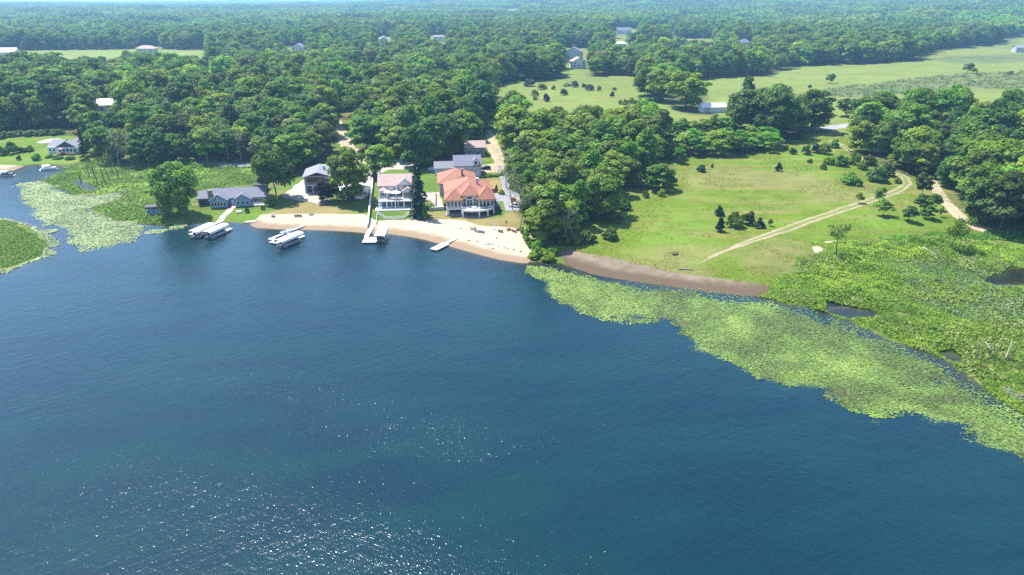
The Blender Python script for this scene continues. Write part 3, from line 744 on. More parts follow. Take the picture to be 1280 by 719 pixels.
v1 = RNG.integers(0, len(BROAD), n1); h1 = np.clip(RNG.normal(.86, .17, n1) + .14 * vnoise(P1[:, 0], P1[:, 1], 38, 79), .42, 1.3) ; h1 = h1 * np.where((px < 335) & (f < 400), .84, 1.0); w1 = h1 * RNG.uniform(.85, 1.3, n1)
tall = inside(P1, OAKS); h1[tall] *= 1.12; w1[tall] *= 1.2
WILLOW = (mk_mesh('crown', broad_crown(300, 20, 9, .0, 60, 170, .8, .30), M['leaf_willow']), mb_mesh(trunk_mb(50, 20, .5, .1, 7, .35, .6), 'trunk', M['bark']))
mat_names = ['leaf', 'leaf_dark', 'leaf_bright', 'leaf_grey', 'leaf_olive']
pr = vnoise(P1[:, 0], P1[:, 1], 45, 77)
u = RNG.random(n1) + .35 * pr
inW1 = (px > 612) & (px < 850) & (py > 140); inW2 = inside(P1, W2); inW3 = inside(P1, W3)
m1 = np.where(u < .50, 0, np.where(u < .74, 1, np.where(u < .82, 3, np.where(u < .90, 4, 2))))
m1 = np.where(inW1, np.where(u < .45, 0, np.where(u < .85, 4, np.where(u < .95, 1, 2))), m1)
m1 = np.where(inW2, np.where(u < .6, 0, np.where(u < .75, 1, 4)), m1); m1 = np.where(inW3, np.where(u < .7, 1, 3), m1)
conif = (RNG.random(n1) < np.where(inW3, .22, np.where(inW1 | inW2, .0, .06)))
# a painter's count of how much of each tree shows, to choose which stand as things of their own
order = np.argsort(-f); idb = np.full((180, 320), -1, np.int32)
YY, XX = np.mgrid[0:180, 0:320]
tx, ty, tf = project(P1[:, 0], P1[:, 1], z1 + 20 * h1 * .62)
for i in order:
    cx, cy = tx[i] / 4, ty[i] / 4; rx = max(.5, 6.2 * w1[i] * FPX / f[i] / 4); ry = max(.5, 8.0 * h1[i] * FPX / f[i] / 4)
    a, b_, c_, d_ = int(max(0, cy - ry)), int(min(179, cy + ry)), int(max(0, cx - rx)), int(min(319, cx + rx))
    if b_ < a or d_ < c_: continue
    sub = ((XX[a:b_ + 1, c_:d_ + 1] - cx) / rx) ** 2 + ((YY[a:b_ + 1, c_:d_ + 1] - cy) / ry) ** 2 <= 1
    idb[a:b_ + 1, c_:d_ + 1][sub] = i
seen = np.bincount(idb[idb >= 0], minlength=n1)
NT_MAX = 285
cand = np.where(~conif)[0]; chosen = cand[np.argsort(-seen[cand])][:NT_MAX]
chosen = chosen[seen[chosen] > 0]
cf = np.where(conif)[0]; cf = cf[np.argsort(-seen[cf])][:60]; cf = cf[seen[cf] > 3]
def wood_of(i):
    if inW2[i]: return 'the wood along the dirt track'
    if inW3[i]: return 'the dark roadside clump'
    if tall[i]: return 'the round grove by the white shed'
    if inW1[i]: return 'the wood beside the tiled house'
    if px[i] >= 846: return 'the tree belt beyond the big field'
    if px[i] < 110: return 'the forest behind the reed house'
    if px[i] < 330: return 'the forest behind the blue cottage'
    if px[i] < 420: return 'the forest behind the grey house'
    return 'the forest behind the white house'
ORD = 'first second third fourth fifth sixth seventh eighth ninth tenth eleventh twelfth thirteenth fourteenth fifteenth sixteenth seventeenth eighteenth nineteenth twentieth'.split()
def ordn(k):
    if k < 20: return ORD[k]
    t = ['twenty', 'thirty', 'forty', 'fifty', 'sixty'][(k + 1) // 10 - 2]; r_ = (k + 1) % 10
    return t + '-' + ORD[r_ - 1] if r_ else {'twenty': 'twentieth', 'thirty': 'thirtieth', 'forty': 'fortieth', 'fifty': 'fiftieth', 'sixty': 'sixtieth'}[t]
TONE = {'leaf': 'mid green', 'leaf_dark': 'dark green', 'leaf_bright': 'bright green', 'leaf_grey': 'grey-green', 'leaf_olive': 'olive green'}
def size_word(h): return 'tall' if h > 1.0 else 'low' if h < .8 else 'full'
def auto_labels(ids, word):
    """each tree told apart by tone, wood, row (by distance) and its count across that row"""
    by = {}
    for i in ids: by.setdefault(wood_of(i), []).append(i)
    out_ = {}
    for wd, ii in by.items():
        ii = sorted(ii, key=lambda i: f[i]); k = max(1, int(math.ceil(len(ii) / 14))); per = int(math.ceil(len(ii) / k))
        for r_ in range(k):
            row = sorted(ii[r_ * per:(r_ + 1) * per], key=lambda i: px[i])
            rn = 'the front row' if r_ == 0 else 'row ' + ['one', 'two', 'three', 'four', 'five', 'six', 'seven', 'eight', 'nine', 'ten', 'eleven', 'twelve'][r_]
            for q, i in enumerate(row):
                if r_ == 0: out_[i] = f'{word(i)}, {ordn(q)} from left along front, {wd[4:]}'
                else: out_[i] = f'{word(i)}, {ordn(q)} from left in {ordn(r_)} row, {wd[4:]}'
    return out_
lab = auto_labels(list(chosen), lambda i: f'{TONE[mat_names[m1[i]]]} tree')
for i in chosen:
    sc = (w1[i], w1[i] * RNG.uniform(.9, 1.1), h1[i])
    plant(BROAD[v1[i]], lab[i], 'tree', (P1[i, 0], P1[i, 1], z1[i]), RNG.uniform(0, 6.28), sc, M[mat_names[m1[i]]], wood_of(i).replace('the ', 'trees of the ', 1), 'broadleaf_tree')
lab = auto_labels(list(cf), lambda i: 'dark pointed conifer')
for i in cf:
    q = RNG.uniform(.7, 1.15)
    plant(FIR[i % 3], lab[i], 'conifer', (P1[i, 0], P1[i, 1], z1[i]), RNG.uniform(0, 6.28), (q, q, q * 1.05), M['needle'] if i % 3 else M['needle_blue'], 'conifers standing among the woods', 'conifer')
taken = set(chosen) | set(cf)
rest = np.array([i for i in range(n1) if i not in taken])

# ---- the far forest: one object that sets tree kinds on many points
def thin_crown(seed, H, Rw, base, leaf=1.25): return broad_crown(seed, H, Rw, base, 26, 36, leaf, .34)
kinds = []
def proto(name, cm, tm=None):
    o = bpy.data.objects.new(name, cm); PROTO.objects.link(o); kinds.append(o); return o
def with_trunk(i, mat):
    V, F, T = broad_crown(100 + i, 20, [6.6, 5.6, 7.4, 5.0][i % 4], .08, 32, 80, 1.0, .40)
    V2 = []; 
    x = np.array([[-.3, 0, -1], [.3, 0, -1], [.15, 0, 12], [-.15, 0, 12], [0, -.3, -1], [0, .3, -1], [0, .15, 12], [0, -.15, 12]])
    me = mesh_np('forest_tree', np.concatenate([V, x]), np.concatenate([F, np.array([[0, 1, 2, 3], [4, 5, 6, 7]]) + len(V)]), M[mat], {'tint': ('FACE', np.concatenate([T, [0, 0]]))})
    me.materials.append(M['bark']); me.polygons[len(F)].material_index = 1; me.polygons[len(F) + 1].material_index = 1
    return me
for i, mt in enumerate(['leaf', 'leaf', 'leaf_dark', 'leaf_olive', 'leaf_grey', 'leaf_bright', 'leaf_dark', 'leaf']): proto('k%02d' % i, with_trunk(i, mt))
proto('k08', mk_mesh('forest_tree', fir_crown(402, 19, 3.5, 13, 7, 12, .06, 1.15), M['needle']))
def grove(seed, size=90, s=9.5):
    rng = np.random.default_rng(seed); VV, FF, TT, k = [], [], [], 0
    base_ = [broad_crown(900 + seed * 7 + j, 19, 5.6 + .4 * j, .15, 14, 20, 2.3, .42) for j in range(4)]
    for p in scatter(-size / 2, size / 2, -size / 2, size / 2, s, rng):
        V, F, T = base_[rng.integers(4)]; q = rng.uniform(.72, 1.15); a = rng.random() * 6.28
        c, s_ = math.cos(a), math.sin(a); w_ = V * q
        VV.append(np.stack([w_[:, 0] * c - w_[:, 1] * s_ + p[0], w_[:, 0] * s_ + w_[:, 1] * c + p[1], w_[:, 2]], -1)); FF.append(F + k); k += len(V); TT.append(np.clip(T + rng.normal(0, .24), 0, 1))
    return mesh_np('forest_stand', np.concatenate(VV), np.concatenate(FF), M['leaf'], {'tint': ('FACE', np.concatenate(TT))})
for i in range(5): proto('k%02d' % (9 + i), grove(i))
rk = np.where(conif[rest], 8, [0] * len(rest)); pick = {0: [0, 1, 7], 1: [2, 6], 2: [5], 3: [4], 4: [3]}
rk = np.array([8 if conif[i] else pick[int(m1[i])][int(v1[i]) % len(pick[int(m1[i])])] for i in rest])
pts = [np.stack([P1[rest, 0], P1[rest, 1], z1[rest]], -1)]; scs = [np.stack([w1[rest], w1[rest], h1[rest]], -1)]; ids = [rk]
def far_pts(r0, r1, s, kind, rng):
    P = scatter(-r1, r1, max(150, r0 * .5), r1, s, rng); gg = np.hypot(P[:, 0], P[:, 1]); P = P[(gg >= r0) & (gg < r1) & (np.abs(P[:, 0]) < P[:, 1] * 1.25 + 60)]
    z = height(P[:, 0], P[:, 1]); ok_, a, b_, c_ = woods_mask(P, z)
    ok_ &= (vnoise(P[:, 0], P[:, 1], 80, 98) > -.72)
    P, z = P[ok_], z[ok_]; n = len(P)
    return P, z, n
P, z, n = far_pts(960, 1650, 9.6, 0, RNG)
pts.append(np.stack([P[:, 0], P[:, 1], z], -1)); q = np.clip(RNG.normal(.88, .19, n) + .16 * vnoise(P[:, 0], P[:, 1], 60, 80), .4, 1.35); scs.append(np.stack([q, q, q * RNG.uniform(.9, 1.1, n)], -1)); u = RNG.random(n) + .4 * vnoise(P[:, 0], P[:, 1], 70, 78)
ids.append(np.where(u < .5, RNG.integers(0, 2, n), np.where(u < .68, 2, np.where(u < .82, 3, np.where(u < .92, 4, np.where(u < .97, 5, 8))))))
P, z, n = far_pts(1610, 13000, 84, 9, RNG)
pts.append(np.stack([P[:, 0], P[:, 1], z - .5], -1)); q = RNG.uniform(.9, 1.15, n); scs.append(np.stack([q, q, q * RNG.uniform(.85, 1.25, n)], -1)); ids.append(RNG.integers(9, 14, n))
pts = np.concatenate(pts); scs = np.concatenate(scs); ids = np.concatenate(ids)
me = bpy.data.meshes.new('forest'); me.vertices.add(len(pts)); me.vertices.foreach_set('co', pts.astype(np.float32).ravel())
a = me.attributes.new('size', 'FLOAT_VECTOR', 'POINT'); a.data.foreach_set('vector', scs.astype(np.float32).ravel())
a = me.attributes.new('turn', 'FLOAT_VECTOR', 'POINT'); a.data.foreach_set('vector', np.stack([np.zeros(len(pts)), np.zeros(len(pts)), RNG.uniform(0, 6.28, len(pts))], -1).astype(np.float32).ravel())
a = me.attributes.new('kind', 'INT', 'POINT'); a.data.foreach_set('value', ids.astype(np.int32))
fo = link('forest', me); tag(fo, 'mass of green trees filling the land to the horizon', 'forest', kind='stuff')
def instancer(o, coll, nm):
    ng = bpy.data.node_groups.new(nm, 'GeometryNodeTree')
    ng.interface.new_socket('Geometry', in_out='INPUT', socket_type='NodeSocketGeometry'); ng.interface.new_socket('Geometry', in_out='OUTPUT', socket_type='NodeSocketGeometry')
    gi = ng.nodes.new('NodeGroupInput'); go = ng.nodes.new('NodeGroupOutput')
    ci = ng.nodes.new('GeometryNodeCollectionInfo'); ci.inputs['Collection'].default_value = coll; ci.inputs['Separate Children'].default_value = True; ci.inputs['Reset Children'].default_value = True
    ip = ng.nodes.new('GeometryNodeInstanceOnPoints'); ip.inputs['Pick Instance'].default_value = True
    def na(nm_, t):
        x = ng.nodes.new('GeometryNodeInputNamedAttribute'); x.data_type = t; x.inputs['Name'].default_value = nm_; return x.outputs['Attribute']
    ng.links.new(gi.outputs[0], ip.inputs['Points']); ng.links.new(ci.outputs[0], ip.inputs['Instance'])
    ng.links.new(na('kind', 'INT'), ip.inputs['Instance Index']); ng.links.new(na('turn', 'FLOAT_VECTOR'), ip.inputs['Rotation']); ng.links.new(na('size', 'FLOAT_VECTOR'), ip.inputs['Scale'])
    ng.links.new(ip.outputs[0], go.inputs[0])
    md = o.modifiers.new('trees', 'NODES'); md.node_group = ng
instancer(fo, PROTO, 'forest trees')
print('TREES', n1, len(chosen), len(cf), len(rest), len(pts))
M['roof_ridge'] = surf('ridge_tile', (.42, .20, .13), .75, .2, 1.0)
# ------------------------------------------------------------------ buildings
def win(par, x, y, z, w, h, face='f', fm='white', bars=0):
    """a window: frame proud of the wall, pane in it as a sub-part"""
    a = MB(); p = MB()
    def B(mb, u0, u1, d0, d1, z0, z1):
        if face == 'f': mb.box(x + u0, x + u1, y - d1, y - d0, z + z0, z + z1)
        elif face == 'l': mb.box(x - d1, x - d0, y + u0, y + u1, z + z0, z + z1)
        else: mb.box(x + d0, x + d1, y + u0, y + u1, z + z0, z + z1)
    t = .12
    B(a, -w / 2 - t, -w / 2, .003, .10, -t, h + t); B(a, w / 2, w / 2 + t, .003, .10, -t, h + t)
    B(a, -w / 2, w / 2, .003, .10, -t, 0); B(a, -w / 2, w / 2, .003, .10, h, h + t)
    for k in range(bars):
        u = -w / 2 + w * (k + 1) / (bars + 1); B(a, u - .05, u + .05, .003, .09, 0, h)
    fr = a.build('window', M[fm], par); B(p, -w / 2, w / 2, .002, .045, 0, h); p.build('pane', M['glass'], fr); return fr

def wdoor(par, x, y, z, w, h, mat, face='f'):
    d = MB().box(x - w / 2, x + w / 2, y - .09, y - .003, z, z + h).build('door', M[mat], par)
    MB().box(x + w * .32, x + w * .4, y - .15, y - .09, z + h * .45, z + h * .5).build('handle', M['alu'], d); return d

def chimney(par, x, y, z0, z1, w=.9, mat='stone'):
    c = MB().box(x - w / 2, x + w / 2, y - w / 2, y + w / 2, z0, z1).box(x - w / 2 - .1, x + w / 2 + .1, y - w / 2 - .1, y + w / 2 + .1, z1, z1 + .15).build('chimney', M[mat], par)
    return c

def place(name, label, px, py, deg, cat='house', dz=0.0, group=None):
    p = at1(px, py); p.z += dz
    return thing(name, label, cat, p, R(deg), group)

# --- the white two-storey house
H = place('white_house', 'white two-storey house with taupe gabled roof and broad raised lakeside deck', 494.5, 261.5, 5)
MB().box(-6.6, 6.6, 8, 18, -1, 7.3).box(-6.3, -3.2, 5.6, 7.99, 3.1, 5.6).box(2.7, 6.7, 4.4, 7.99, 3.1, 5.7).box(-6.3, 6.3, 3.4, 7.98, -1, 2.88).build('wall', M['white_wall'], H)
MB().extrude_y([(.5, 7.3), (6.6, 7.3), (3.55, 9.7)], 7.6, 8.2).extrude_y([(2.7, 5.7), (6.7, 5.7), (4.7, 7.0)], 4.4, 4.6).build('gable_wall', M['white_wall'], H)
MB().gable(-6.6, 6.6, 8, 18, 7.3, 3.1, 'x', .25, .6).gable(.5, 6.6, 7.4, 13, 7.3, 2.5, 'y', .25, .35).hip(-6.3, -3.2, 5.6, 8.6, 5.6, 1.1, .2, .35).gable(2.7, 6.7, 4.4, 9, 5.7, 1.35, 'y', .22, .4).build('roof', M['roof_tan'], H)
for x, z in ((-3.7, 5.9), (-.7, 5.35), (.9, 5.35)): win(H, x, 8, z, .6 if x > -2 else .5, 1.25 if x > -2 else .6)
for x in (3.3, 4.5, 5.7): win(H, x, 8, 7.35 - 1.75, .75, 1.1)
win(H, -4.75, 5.6, 3.6, 2.2, 1.5, bars=2); win(H, 4.7, 4.4, 3.5, 3.2, 1.8, bars=3); win(H, -1.4, 8, 3.15, 1.9, 2.1, bars=1); win(H, 1.2, 8, 3.15, 1.9, 2.1, bars=1)
for x, w_ in ((-4.6, 1.5), (-2.6, 1.2), (-.4, 1.9), (2.0, 1.6)): win(H, x, 3.4, .05, w_, 2.25, bars=1)
win(H, 4.7, 3.4, .5, 2.6, 1.7, bars=2)
dk = MB().box(-6.3, 6.4, .2, 8, 2.9, 3.08)
d = dk.build('deck', M['deck_white'], H)
rl = MB().box(-6.3, 6.4, .2, .3, 3.95, 4.05).box(-6.3, -6.2, .3, 5.5, 3.95, 4.05).box(6.3, 6.4, .3, 4.3, 3.95, 4.05).box(-6.3, 6.4, .22, .28, 3.2, 3.3)
for k in range(44): rl.box(-6.3 + k * .293, -6.24 + k * .293, .22, .28, 3.3, 3.95)
rl.build('railing', M['white'], d)
for x in (-6.1, -3.2, 0, 3.2, 6.2): MB().box(x - .17, x + .17, .25, .6, 0, 2.9).build('column', M['white'], H)
MB().box(-7.6, 7.2, -2.2, 3.3, -.8, .32).build('terrace', M['concrete'].copy() if False else M['white'], H)
wp0 = H.matrix_basis.copy(); bpy.context.view_layer.update()
def on(Hh, x, y, z): return Matrix.LocRotScale(Hh.location, Hh.rotation_euler, None) @ Vector((x, y, z))
def parasol(pos, r, label, top=2.6, m='canvas'):
    t = thing('parasol', label, 'parasol', pos, random.random(), 'open white parasols on the raised deck')
    mb = MB(); n = 8
    mb.add([(r * math.cos(2 * math.pi * i / n), r * math.sin(2 * math.pi * i / n), top) for i in range(n)] + [(0, 0, top + r * .34), (0, 0, top + r * .34 - .06)] + [(r * math.cos(2 * math.pi * i / n), r * math.sin(2 * math.pi * i / n), top - .08) for i in range(n)],
        [(i, (i + 1) % n, n) for i in range(n)] + [((i + 1) % n + n + 2, i + n + 2, n + 1) for i in range(n)] + [(i + n + 2, (i + 1) % n + n + 2, (i + 1) % n, i) for i in range(n)])
    mb.build('canopy', M[m], t); MB().tube((0, 0, 0), (0, 0, top + r * .3), .035).build('pole', M['alu'], t); MB().tube((0, 0, 0), (0, 0, .1), .3, .22, 10).build('base', M['black'], t)
    return t
parasol(on(H, .1, 3.4, 3.08), 2.1, 'larger white parasol open over the white house deck'); parasol(on(H, -2.9, 4.2, 3.08), 1.6, 'smaller white parasol beside the larger one on the white house deck')
def table_set(pos, label, mt='chair_red', rz=0, n=4, group='table sets'):
    t = thing('table_set', label, 'table set', pos, rz)
    MB().box(-.8, .8, -.5, .5, .68, .74).build('tabletop', M[mt], t)
    for x in (-.7, .7):
        for y in (-.4, .4): MB().box(x - .04, x + .04, y - .04, y + .04, 0, .68).build('leg', M[mt], t)
    return t
def chair(pos, rz, label, mt, group, low=True, cat='beach chair', name='beach_chair'):
    t = thing(name, label, cat, pos, rz, group)
    MB().box(-.33, .33, -.32, .32, .30, .36).build('seat', M[mt], t)
    MB().add([(-.33, .26, .34), (.33, .26, .34), (.33, .62, 1.02), (-.33, .62, 1.02), (-.33, .32, .32), (.33, .32, .32), (.33, .68, 1.0), (-.33, .68, 1.0)], [(0, 1, 2, 3), (7, 6, 5, 4), (0, 4, 5, 1), (1, 5, 6, 2), (2, 6, 7, 3), (3, 7, 4, 0)]).build('backrest', M[mt], t)
    for s_ in (-1, 1):
        MB().box(s_ * .38 - .05, s_ * .38 + .05, -.4, .35, .52, .57).build('armrest', M[mt], t)
        MB().box(s_ * .36 - .035, s_ * .36 + .035, -.34, -.27, 0, .52).build('leg', M[mt], t); MB().box(s_ * .36 - .035, s_ * .36 + .035, .26, .33, 0, .52).build('leg', M[mt], t)
    return t
table_set(on(H, .2, 3.0, 3.08), 'red-brown patio table under the parasols on the white house deck')
for k, (x, y, a) in enumerate(((-1.6, 2.8, -1.5), (1.8, 2.8, 1.5), (-.4, 1.6, 3.1), (.8, 1.6, 3.1))):
    chair(on(H, x, y, 3.08), a + R(5), 'red-brown deck chair %s the patio table of the white house' % ('west of', 'east of', 'lakeside left of', 'lakeside right of')[k], 'chair_red', 'chairs round the patio table on the white house deck', name='deck_chair', cat='deck chair')

# --- the tile-roofed house
H = place('tile_roofed_house', 'large cream house with orange clay-tile hipped roofs and curved lakeside deck', 588.5, 268.5, 7)
MB().box(-8.6, 8.6, 5, 26, -1, 5.6).box(-8.8, -3.3, .6, 4.99, 2.7, 5.5).box(3.0, 8.8, .4, 4.98, 2.7, 5.6).box(-2.9, 2.6, 2.4, 4.97, 2.7, 6.6).box(-10.8, 4.0, 27, 44, -1, 5.2).box(-7, 4, 25.9, 27.1, -1, 4.9).box(-8.2, 8.2, 3.6, 4.96, -1, 2.6).build('wall', M['stucco'], H)
MB().hip(-8.6, 8.6, 5, 26.5, 5.6, 4.3, .22, .7).hip(-8.9, -3.2, .5, 9, 5.45, 2.9, .2, .6).hip(2.9, 8.9, .3, 10, 5.55, 3.3, .2, .6).hip(-3.1, 2.8, 2.2, 14, 6.6, 2.9, .2, .55).hip(-10.8, 4.0, 27, 44, 5.2, 3.9, .2, .7).hip(-7, 4, 22, 30, 5.0, 2.9, .2, .5).build('roof', M['roof_red'], H); MB().hip_lines(-8.6, 8.6, 5, 26.5, 5.6, 4.3, .22, .7).hip_lines(-8.9, -3.2, .5, 9, 5.45, 2.9, .2, .6).hip_lines(2.9, 8.9, .3, 10, 5.55, 3.3, .2, .6).hip_lines(-3.1, 2.8, 2.2, 14, 6.6, 2.9, .2, .55).hip_lines(-10.8, 4.0, 27, 44, 5.2, 3.9, .2, .7).hip_lines(-7, 4, 22, 30, 5.0, 2.9, .2, .5).build('ridge_tiles', M['roof_ridge'], H)
chimney(H, 3.5, 12.5, 7, 10.6, 1.1, 'stucco'); chimney(H, -1.3, 31, 7, 10.2, .9, 'stone')
for x in (-8.1, -6.75, -5.4, -4.05): win(H, x, .6, 3.0, .95, 2.0)
for x in (3.8, 5.2, 6.6, 8.0): win(H, x, .4, 2.95, .9, 2.15)
win(H, -.15, 2.4, 2.85, 2.0, 2.2, bars=1); win(H, -.15, 2.4, 5.3, 1.7, .9); win(H, -2.1, 2.4, 2.9, .9, 2.6); win(H, 1.85, 2.4, 2.9, .9, 2.6)
for y in (8, 12, 16, 20): win(H, 8.6, y, 2.8, 1.5, 1.5, 'r')
for x in (-6.8, -4.6, -1.5, 1.6, 4.4, 6.8): win(H, x, 3.6, .1, 1.7, 2.1, fm='trim_dark')
pd = [(-8.9, .3), (-3.4, .3), (-3.1, -2.6), (-.5, -3.6), (3.0, -3.9), (6.2, -3.0), (8.8, -.4), (8.9, 3.4), (-8.9, 3.4)]
dk = MB().prism(pd, 2.35, 2.62).build('deck', M['deck_white'], H)
rl = MB()
for (a, b_) in zip(pd[:7], pd[1:8]):
    v = Vector((b_[0] - a[0], b_[1] - a[1], 0)); L = v.length; n = max(1, int(L / .35))
    rl.tube((a[0], a[1], 3.6), (b_[0], b_[1], 3.6), .06, .06, 5); rl.tube((a[0], a[1], 2.75), (b_[0], b_[1], 2.75), .05, .05, 5)
    for k in range(n): q = Vector((a[0], a[1], 2.62)) + v * (k / n); rl.tube(q, q + Vector((0, 0, .98)), .03, .03, 4)
rl.build('railing', M['white'], dk)
MB().prism([(p[0], p[1] - .06 if 1 < i < 7 else p[1] - .03) for i, p in enumerate(pd)], 2.05, 2.34).build('fascia', M['white'], dk)
for x, y in ((-8.6, .6), (-3.3, .4), (-3.0, -2.4), (2.9, -3.6), (6.1, -2.8), (8.6, -.2)): MB().box(x - .24, x + .24, y - .24, y + .24, -.6, 2.05).build('column', M['white'], H)
MB().prism([(-9.2, -.2), (-3.4, -.6), (-3.0, -3.2), (3, -4.6), (6.6, -3.8), (10.2, -.6), (10.2, 4), (-9.2, 4)], -.6, .16).build('terrace', M['stone'], H)
MB().prism([(8.9, 1.5), (11.2, 1.5), (11.6, 4), (10.6, 6), (8.9, 6)], -.6, 2.4).build('side_balcony', M['dark_wall'], H)
s_ = thing('outdoor_sofa', 'dark outdoor sofa on the curved deck of the tiled house', 'sofa', on(H, 5.4, -1.4, 2.62), R(187))
MB().box(-1.3, 1.3, -.4, .4, .15, .45).build('seat', M['black'], s_, .04); MB().box(-1.3, 1.3, .4, .6, .15, .9).build('backrest', M['black'], s_, .04)
for x in (-1.4, 1.2): MB().box(x, x + .2, -.4, .6, .15, .65).build('armrest', M['black'], s_, .03)
table_set(on(H, 1.2, -1.2, 2.62), 'pale patio table on the curved deck of the tiled house', 'canvas')
for k, x in enumerate((-1.4, 3.2)): chair(on(H, x, -1.4, 2.62), R(90 if k else -90), 'white deck chair %s the pale table on the tiled house deck' % ('left of', 'right of')[k], 'white', 'white chairs on the tiled house deck', name='deck_chair', cat='deck chair')

# --- generic house: wall, roof, windows, door
def simple_house(name, label, px, py, deg, w, d, h, rise, wall, roof, axis='x', hip=False, wins=((-.3, .4), (0, .4), (.3, .4)), cat='house', door=True, ov=.5, dz=0, small=False):
    H = place(name, label, px, py, deg, cat, dz)
    wl = MB().box(-w / 2, w / 2, 0, d, -1.2, h)
    if not hip:
        if axis == 'x': wl.extrude_x([(0, h), (d, h), (d / 2, h + rise)], -w / 2, -w / 2 + .2).extrude_x([(0, h), (d, h), (d / 2, h + rise)], w / 2 - .2, w / 2)
        else: wl.extrude_y([(-w / 2, h), (w / 2, h), (0, h + rise)], 0, .2).extrude_y([(-w / 2, h), (w / 2, h), (0, h + rise)], d - .2, d)
    wl.build('wall', M[wall], H)
    r_ = MB(); (r_.hip(-w / 2, w / 2, 0, d, h, rise, .2, ov) if hip else r_.gable(-w / 2, w / 2, 0, d, h, rise, axis, .22, ov)).build('roof', M[roof], H)
    if not small:
        for u, v in wins: win(H, u * w, 0, v * h, min(1.6, w * .14), min(1.5, h * .4))
        if door: wdoor(H, w * .13, 0, .05, 1.0, 2.1, 'trim_dark')
        win(H, w / 2, d * .4, h * .4, 1.4, 1.2, 'r'); win(H, -w / 2, d * .4, h * .4, 1.4, 1.2, 'l')
    return H
# garage with dormer behind the tiled house
H = simple_house('dormer_garage', 'dark grey shingled garage with white dormer behind the tiled house', 585, 221, 7, 11.5, 11, 5.0, 3.4, 'grey_lite', 'roof_blue', wins=(), door=False, cat='garage')
MB().extrude_y([(2.2, 5.0), (5.0, 5.0), (5.0, 6.9), (3.6, 7.9), (2.2, 6.9)], -.15, 4.5).build('dormer', M['white_wall'], H); MB().gable(2.2, 5.0, -.2, 4.6, 6.9, 1.1, 'y', .18, .25).build('dormer_roof', M['roof_blue'], H)
win(H, 3.6, -.15, 5.5, 1.3, 1.3); 
for x in (1.6, 4.4): MB().box(x - 1.15, x + 1.15, -.08, -.003, 0, 2.2).build('garage_door', M['white'], H)
MB().box(-14.5, -5.76, 3, 10, -1, 3.4).build('wing_wall', M['grey_lite'], H); MB().gable(-14.5, -5.6, 3, 10, 3.4, 2.2, 'x', .22, .4).build('wing_roof', M['roof_grey'], H)
simple_house('garage', 'small charcoal garage with taupe roof farthest up the lane', 594, 196, 7, 10, 8, 4.6, 2.4, 'grey_wall', 'roof_tan', wins=((-.25, .35),), cat='garage')
# --- blue cottage
H = place('blue_cottage', 'long blue lakeside cottage with grey roof and two front gables', 290, 259.5, 9)
MB().box(-8.0, 12, 3.5, 13, -1, 3.0).box(-7.9, -1.6, .4, 3.49, -1, 2.9).box(1.2, 7.0, .8, 3.48, -1, 2.9).box(-13.4, -8.01, 5, 13, -1, 2.7).build('wall', M['blue_wall'], H)
MB().extrude_y([(-7.9, 2.9), (-1.6, 2.9), (-4.75, 4.9)], .4, .6).extrude_y([(1.2, 2.9), (7.0, 2.9), (4.1, 4.7)], .8, 1.0).build('gable_wall', M['blue_wall'], H)
MB().gable(-8.0, 12, 3.5, 13, 3.0, 2.6, 'x', .22, .5).gable(-7.9, -1.6, .4, 8.2, 2.9, 2.1, 'y', .22, .45).gable(1.2, 7.0, .8, 8.2, 2.9, 1.9, 'y', .22, .45).gable(-13.4, -8.6, 5, 13, 2.7, 2.0, 'x', .22, .4).build('roof', M['roof_blue'], H)
for k in range(5): win(H, -7.0 + k * 1.12, .4, .7, .85, 1.4)
for x, z in ((-5.6, 2.95), (-4.75, 3.0), (-3.9, 2.95)): win(H, x, .4, z, .6, .75)
for k in range(3): win(H, 2.3 + k * 1.75, .8, .8, 1.1, 1.3)
wdoor(H, -.2, 3.5, 0, 1.1, 2.1, 'white'); chimney(H, -8.3, 4.4, -.5, 6.0, 1.5); MB().box(-13, -9.2, 4.9, 4.997, 0, 2.2).build('garage_door', M['dark_wall'], H)
pch = MB().box(7.4, 12.2, .2, 3.49, .3, .5).build('porch', M['deck_white'], H); rl = MB().box(7.4, 12.2, .2, .28, 1.35, 1.45).box(12.1, 12.2, .2, 3.4, 1.35, 1.45).box(7.4, 12.2, .2, .26, .9, .96)
for k in range(9): rl.box(7.4 + k * .59, 7.48 + k * .59, .2, .28, .5, 1.35)
rl.build('railing', M['white'], pch); MB().box(7.6, 12, .4, 3.4, -.8, .3).build('porch_base', M['dark_wall'], pch); win(H, 9.6, 3.5, .75, 3.2, 1.6, bars=2)
# --- modern grey house and its white garage wing
H = place('grey_house', 'modern pale-grey house with two stacked dark balconies by the purple-leaved tree', 399, 241, 10)
MB().box(-5.4, 5.2, 2.0, 15, -1, 6.6).box(-5.4, -5.0, 0, 1.99, -1, 6.6).box(2.6, 5.2, 0, 1.98, -1, 6.6).build('wall', M['grey_lite'], H)
MB().gable(-5.4, 5.2, 0, 15, 6.6, 1.7, 'y', .3, .7).build('roof', M['roof_grey'], H)
b1 = MB().box(-5.0, 2.6, .1, 2.0, 3.0, 3.3).build('balcony', M['white'], H); MB().box(-5.0, 2.6, .1, .16, 4.1, 4.2).build('railing', M['alu'], b1)
win(H, -1.2, 2.0, .1, 6.6, 2.5, fm='trim_dark', bars=3); win(H, -1.2, 2.0, 3.5, 6.6, 2.4, fm='trim_dark', bars=3); MB().box(-5.0, 2.6, 0.1, 2, -.6, .06).build('terrace', M['pave'] if False else M['concrete'], H)
for x in (-2.4, .4): MB().box(x - .12, x + .12, .15, .4, .06, 3.0).build('column', M['white'], H)
chimney(H, 2.2, 8, 6, 9.4, 1.0, 'grey_lite')
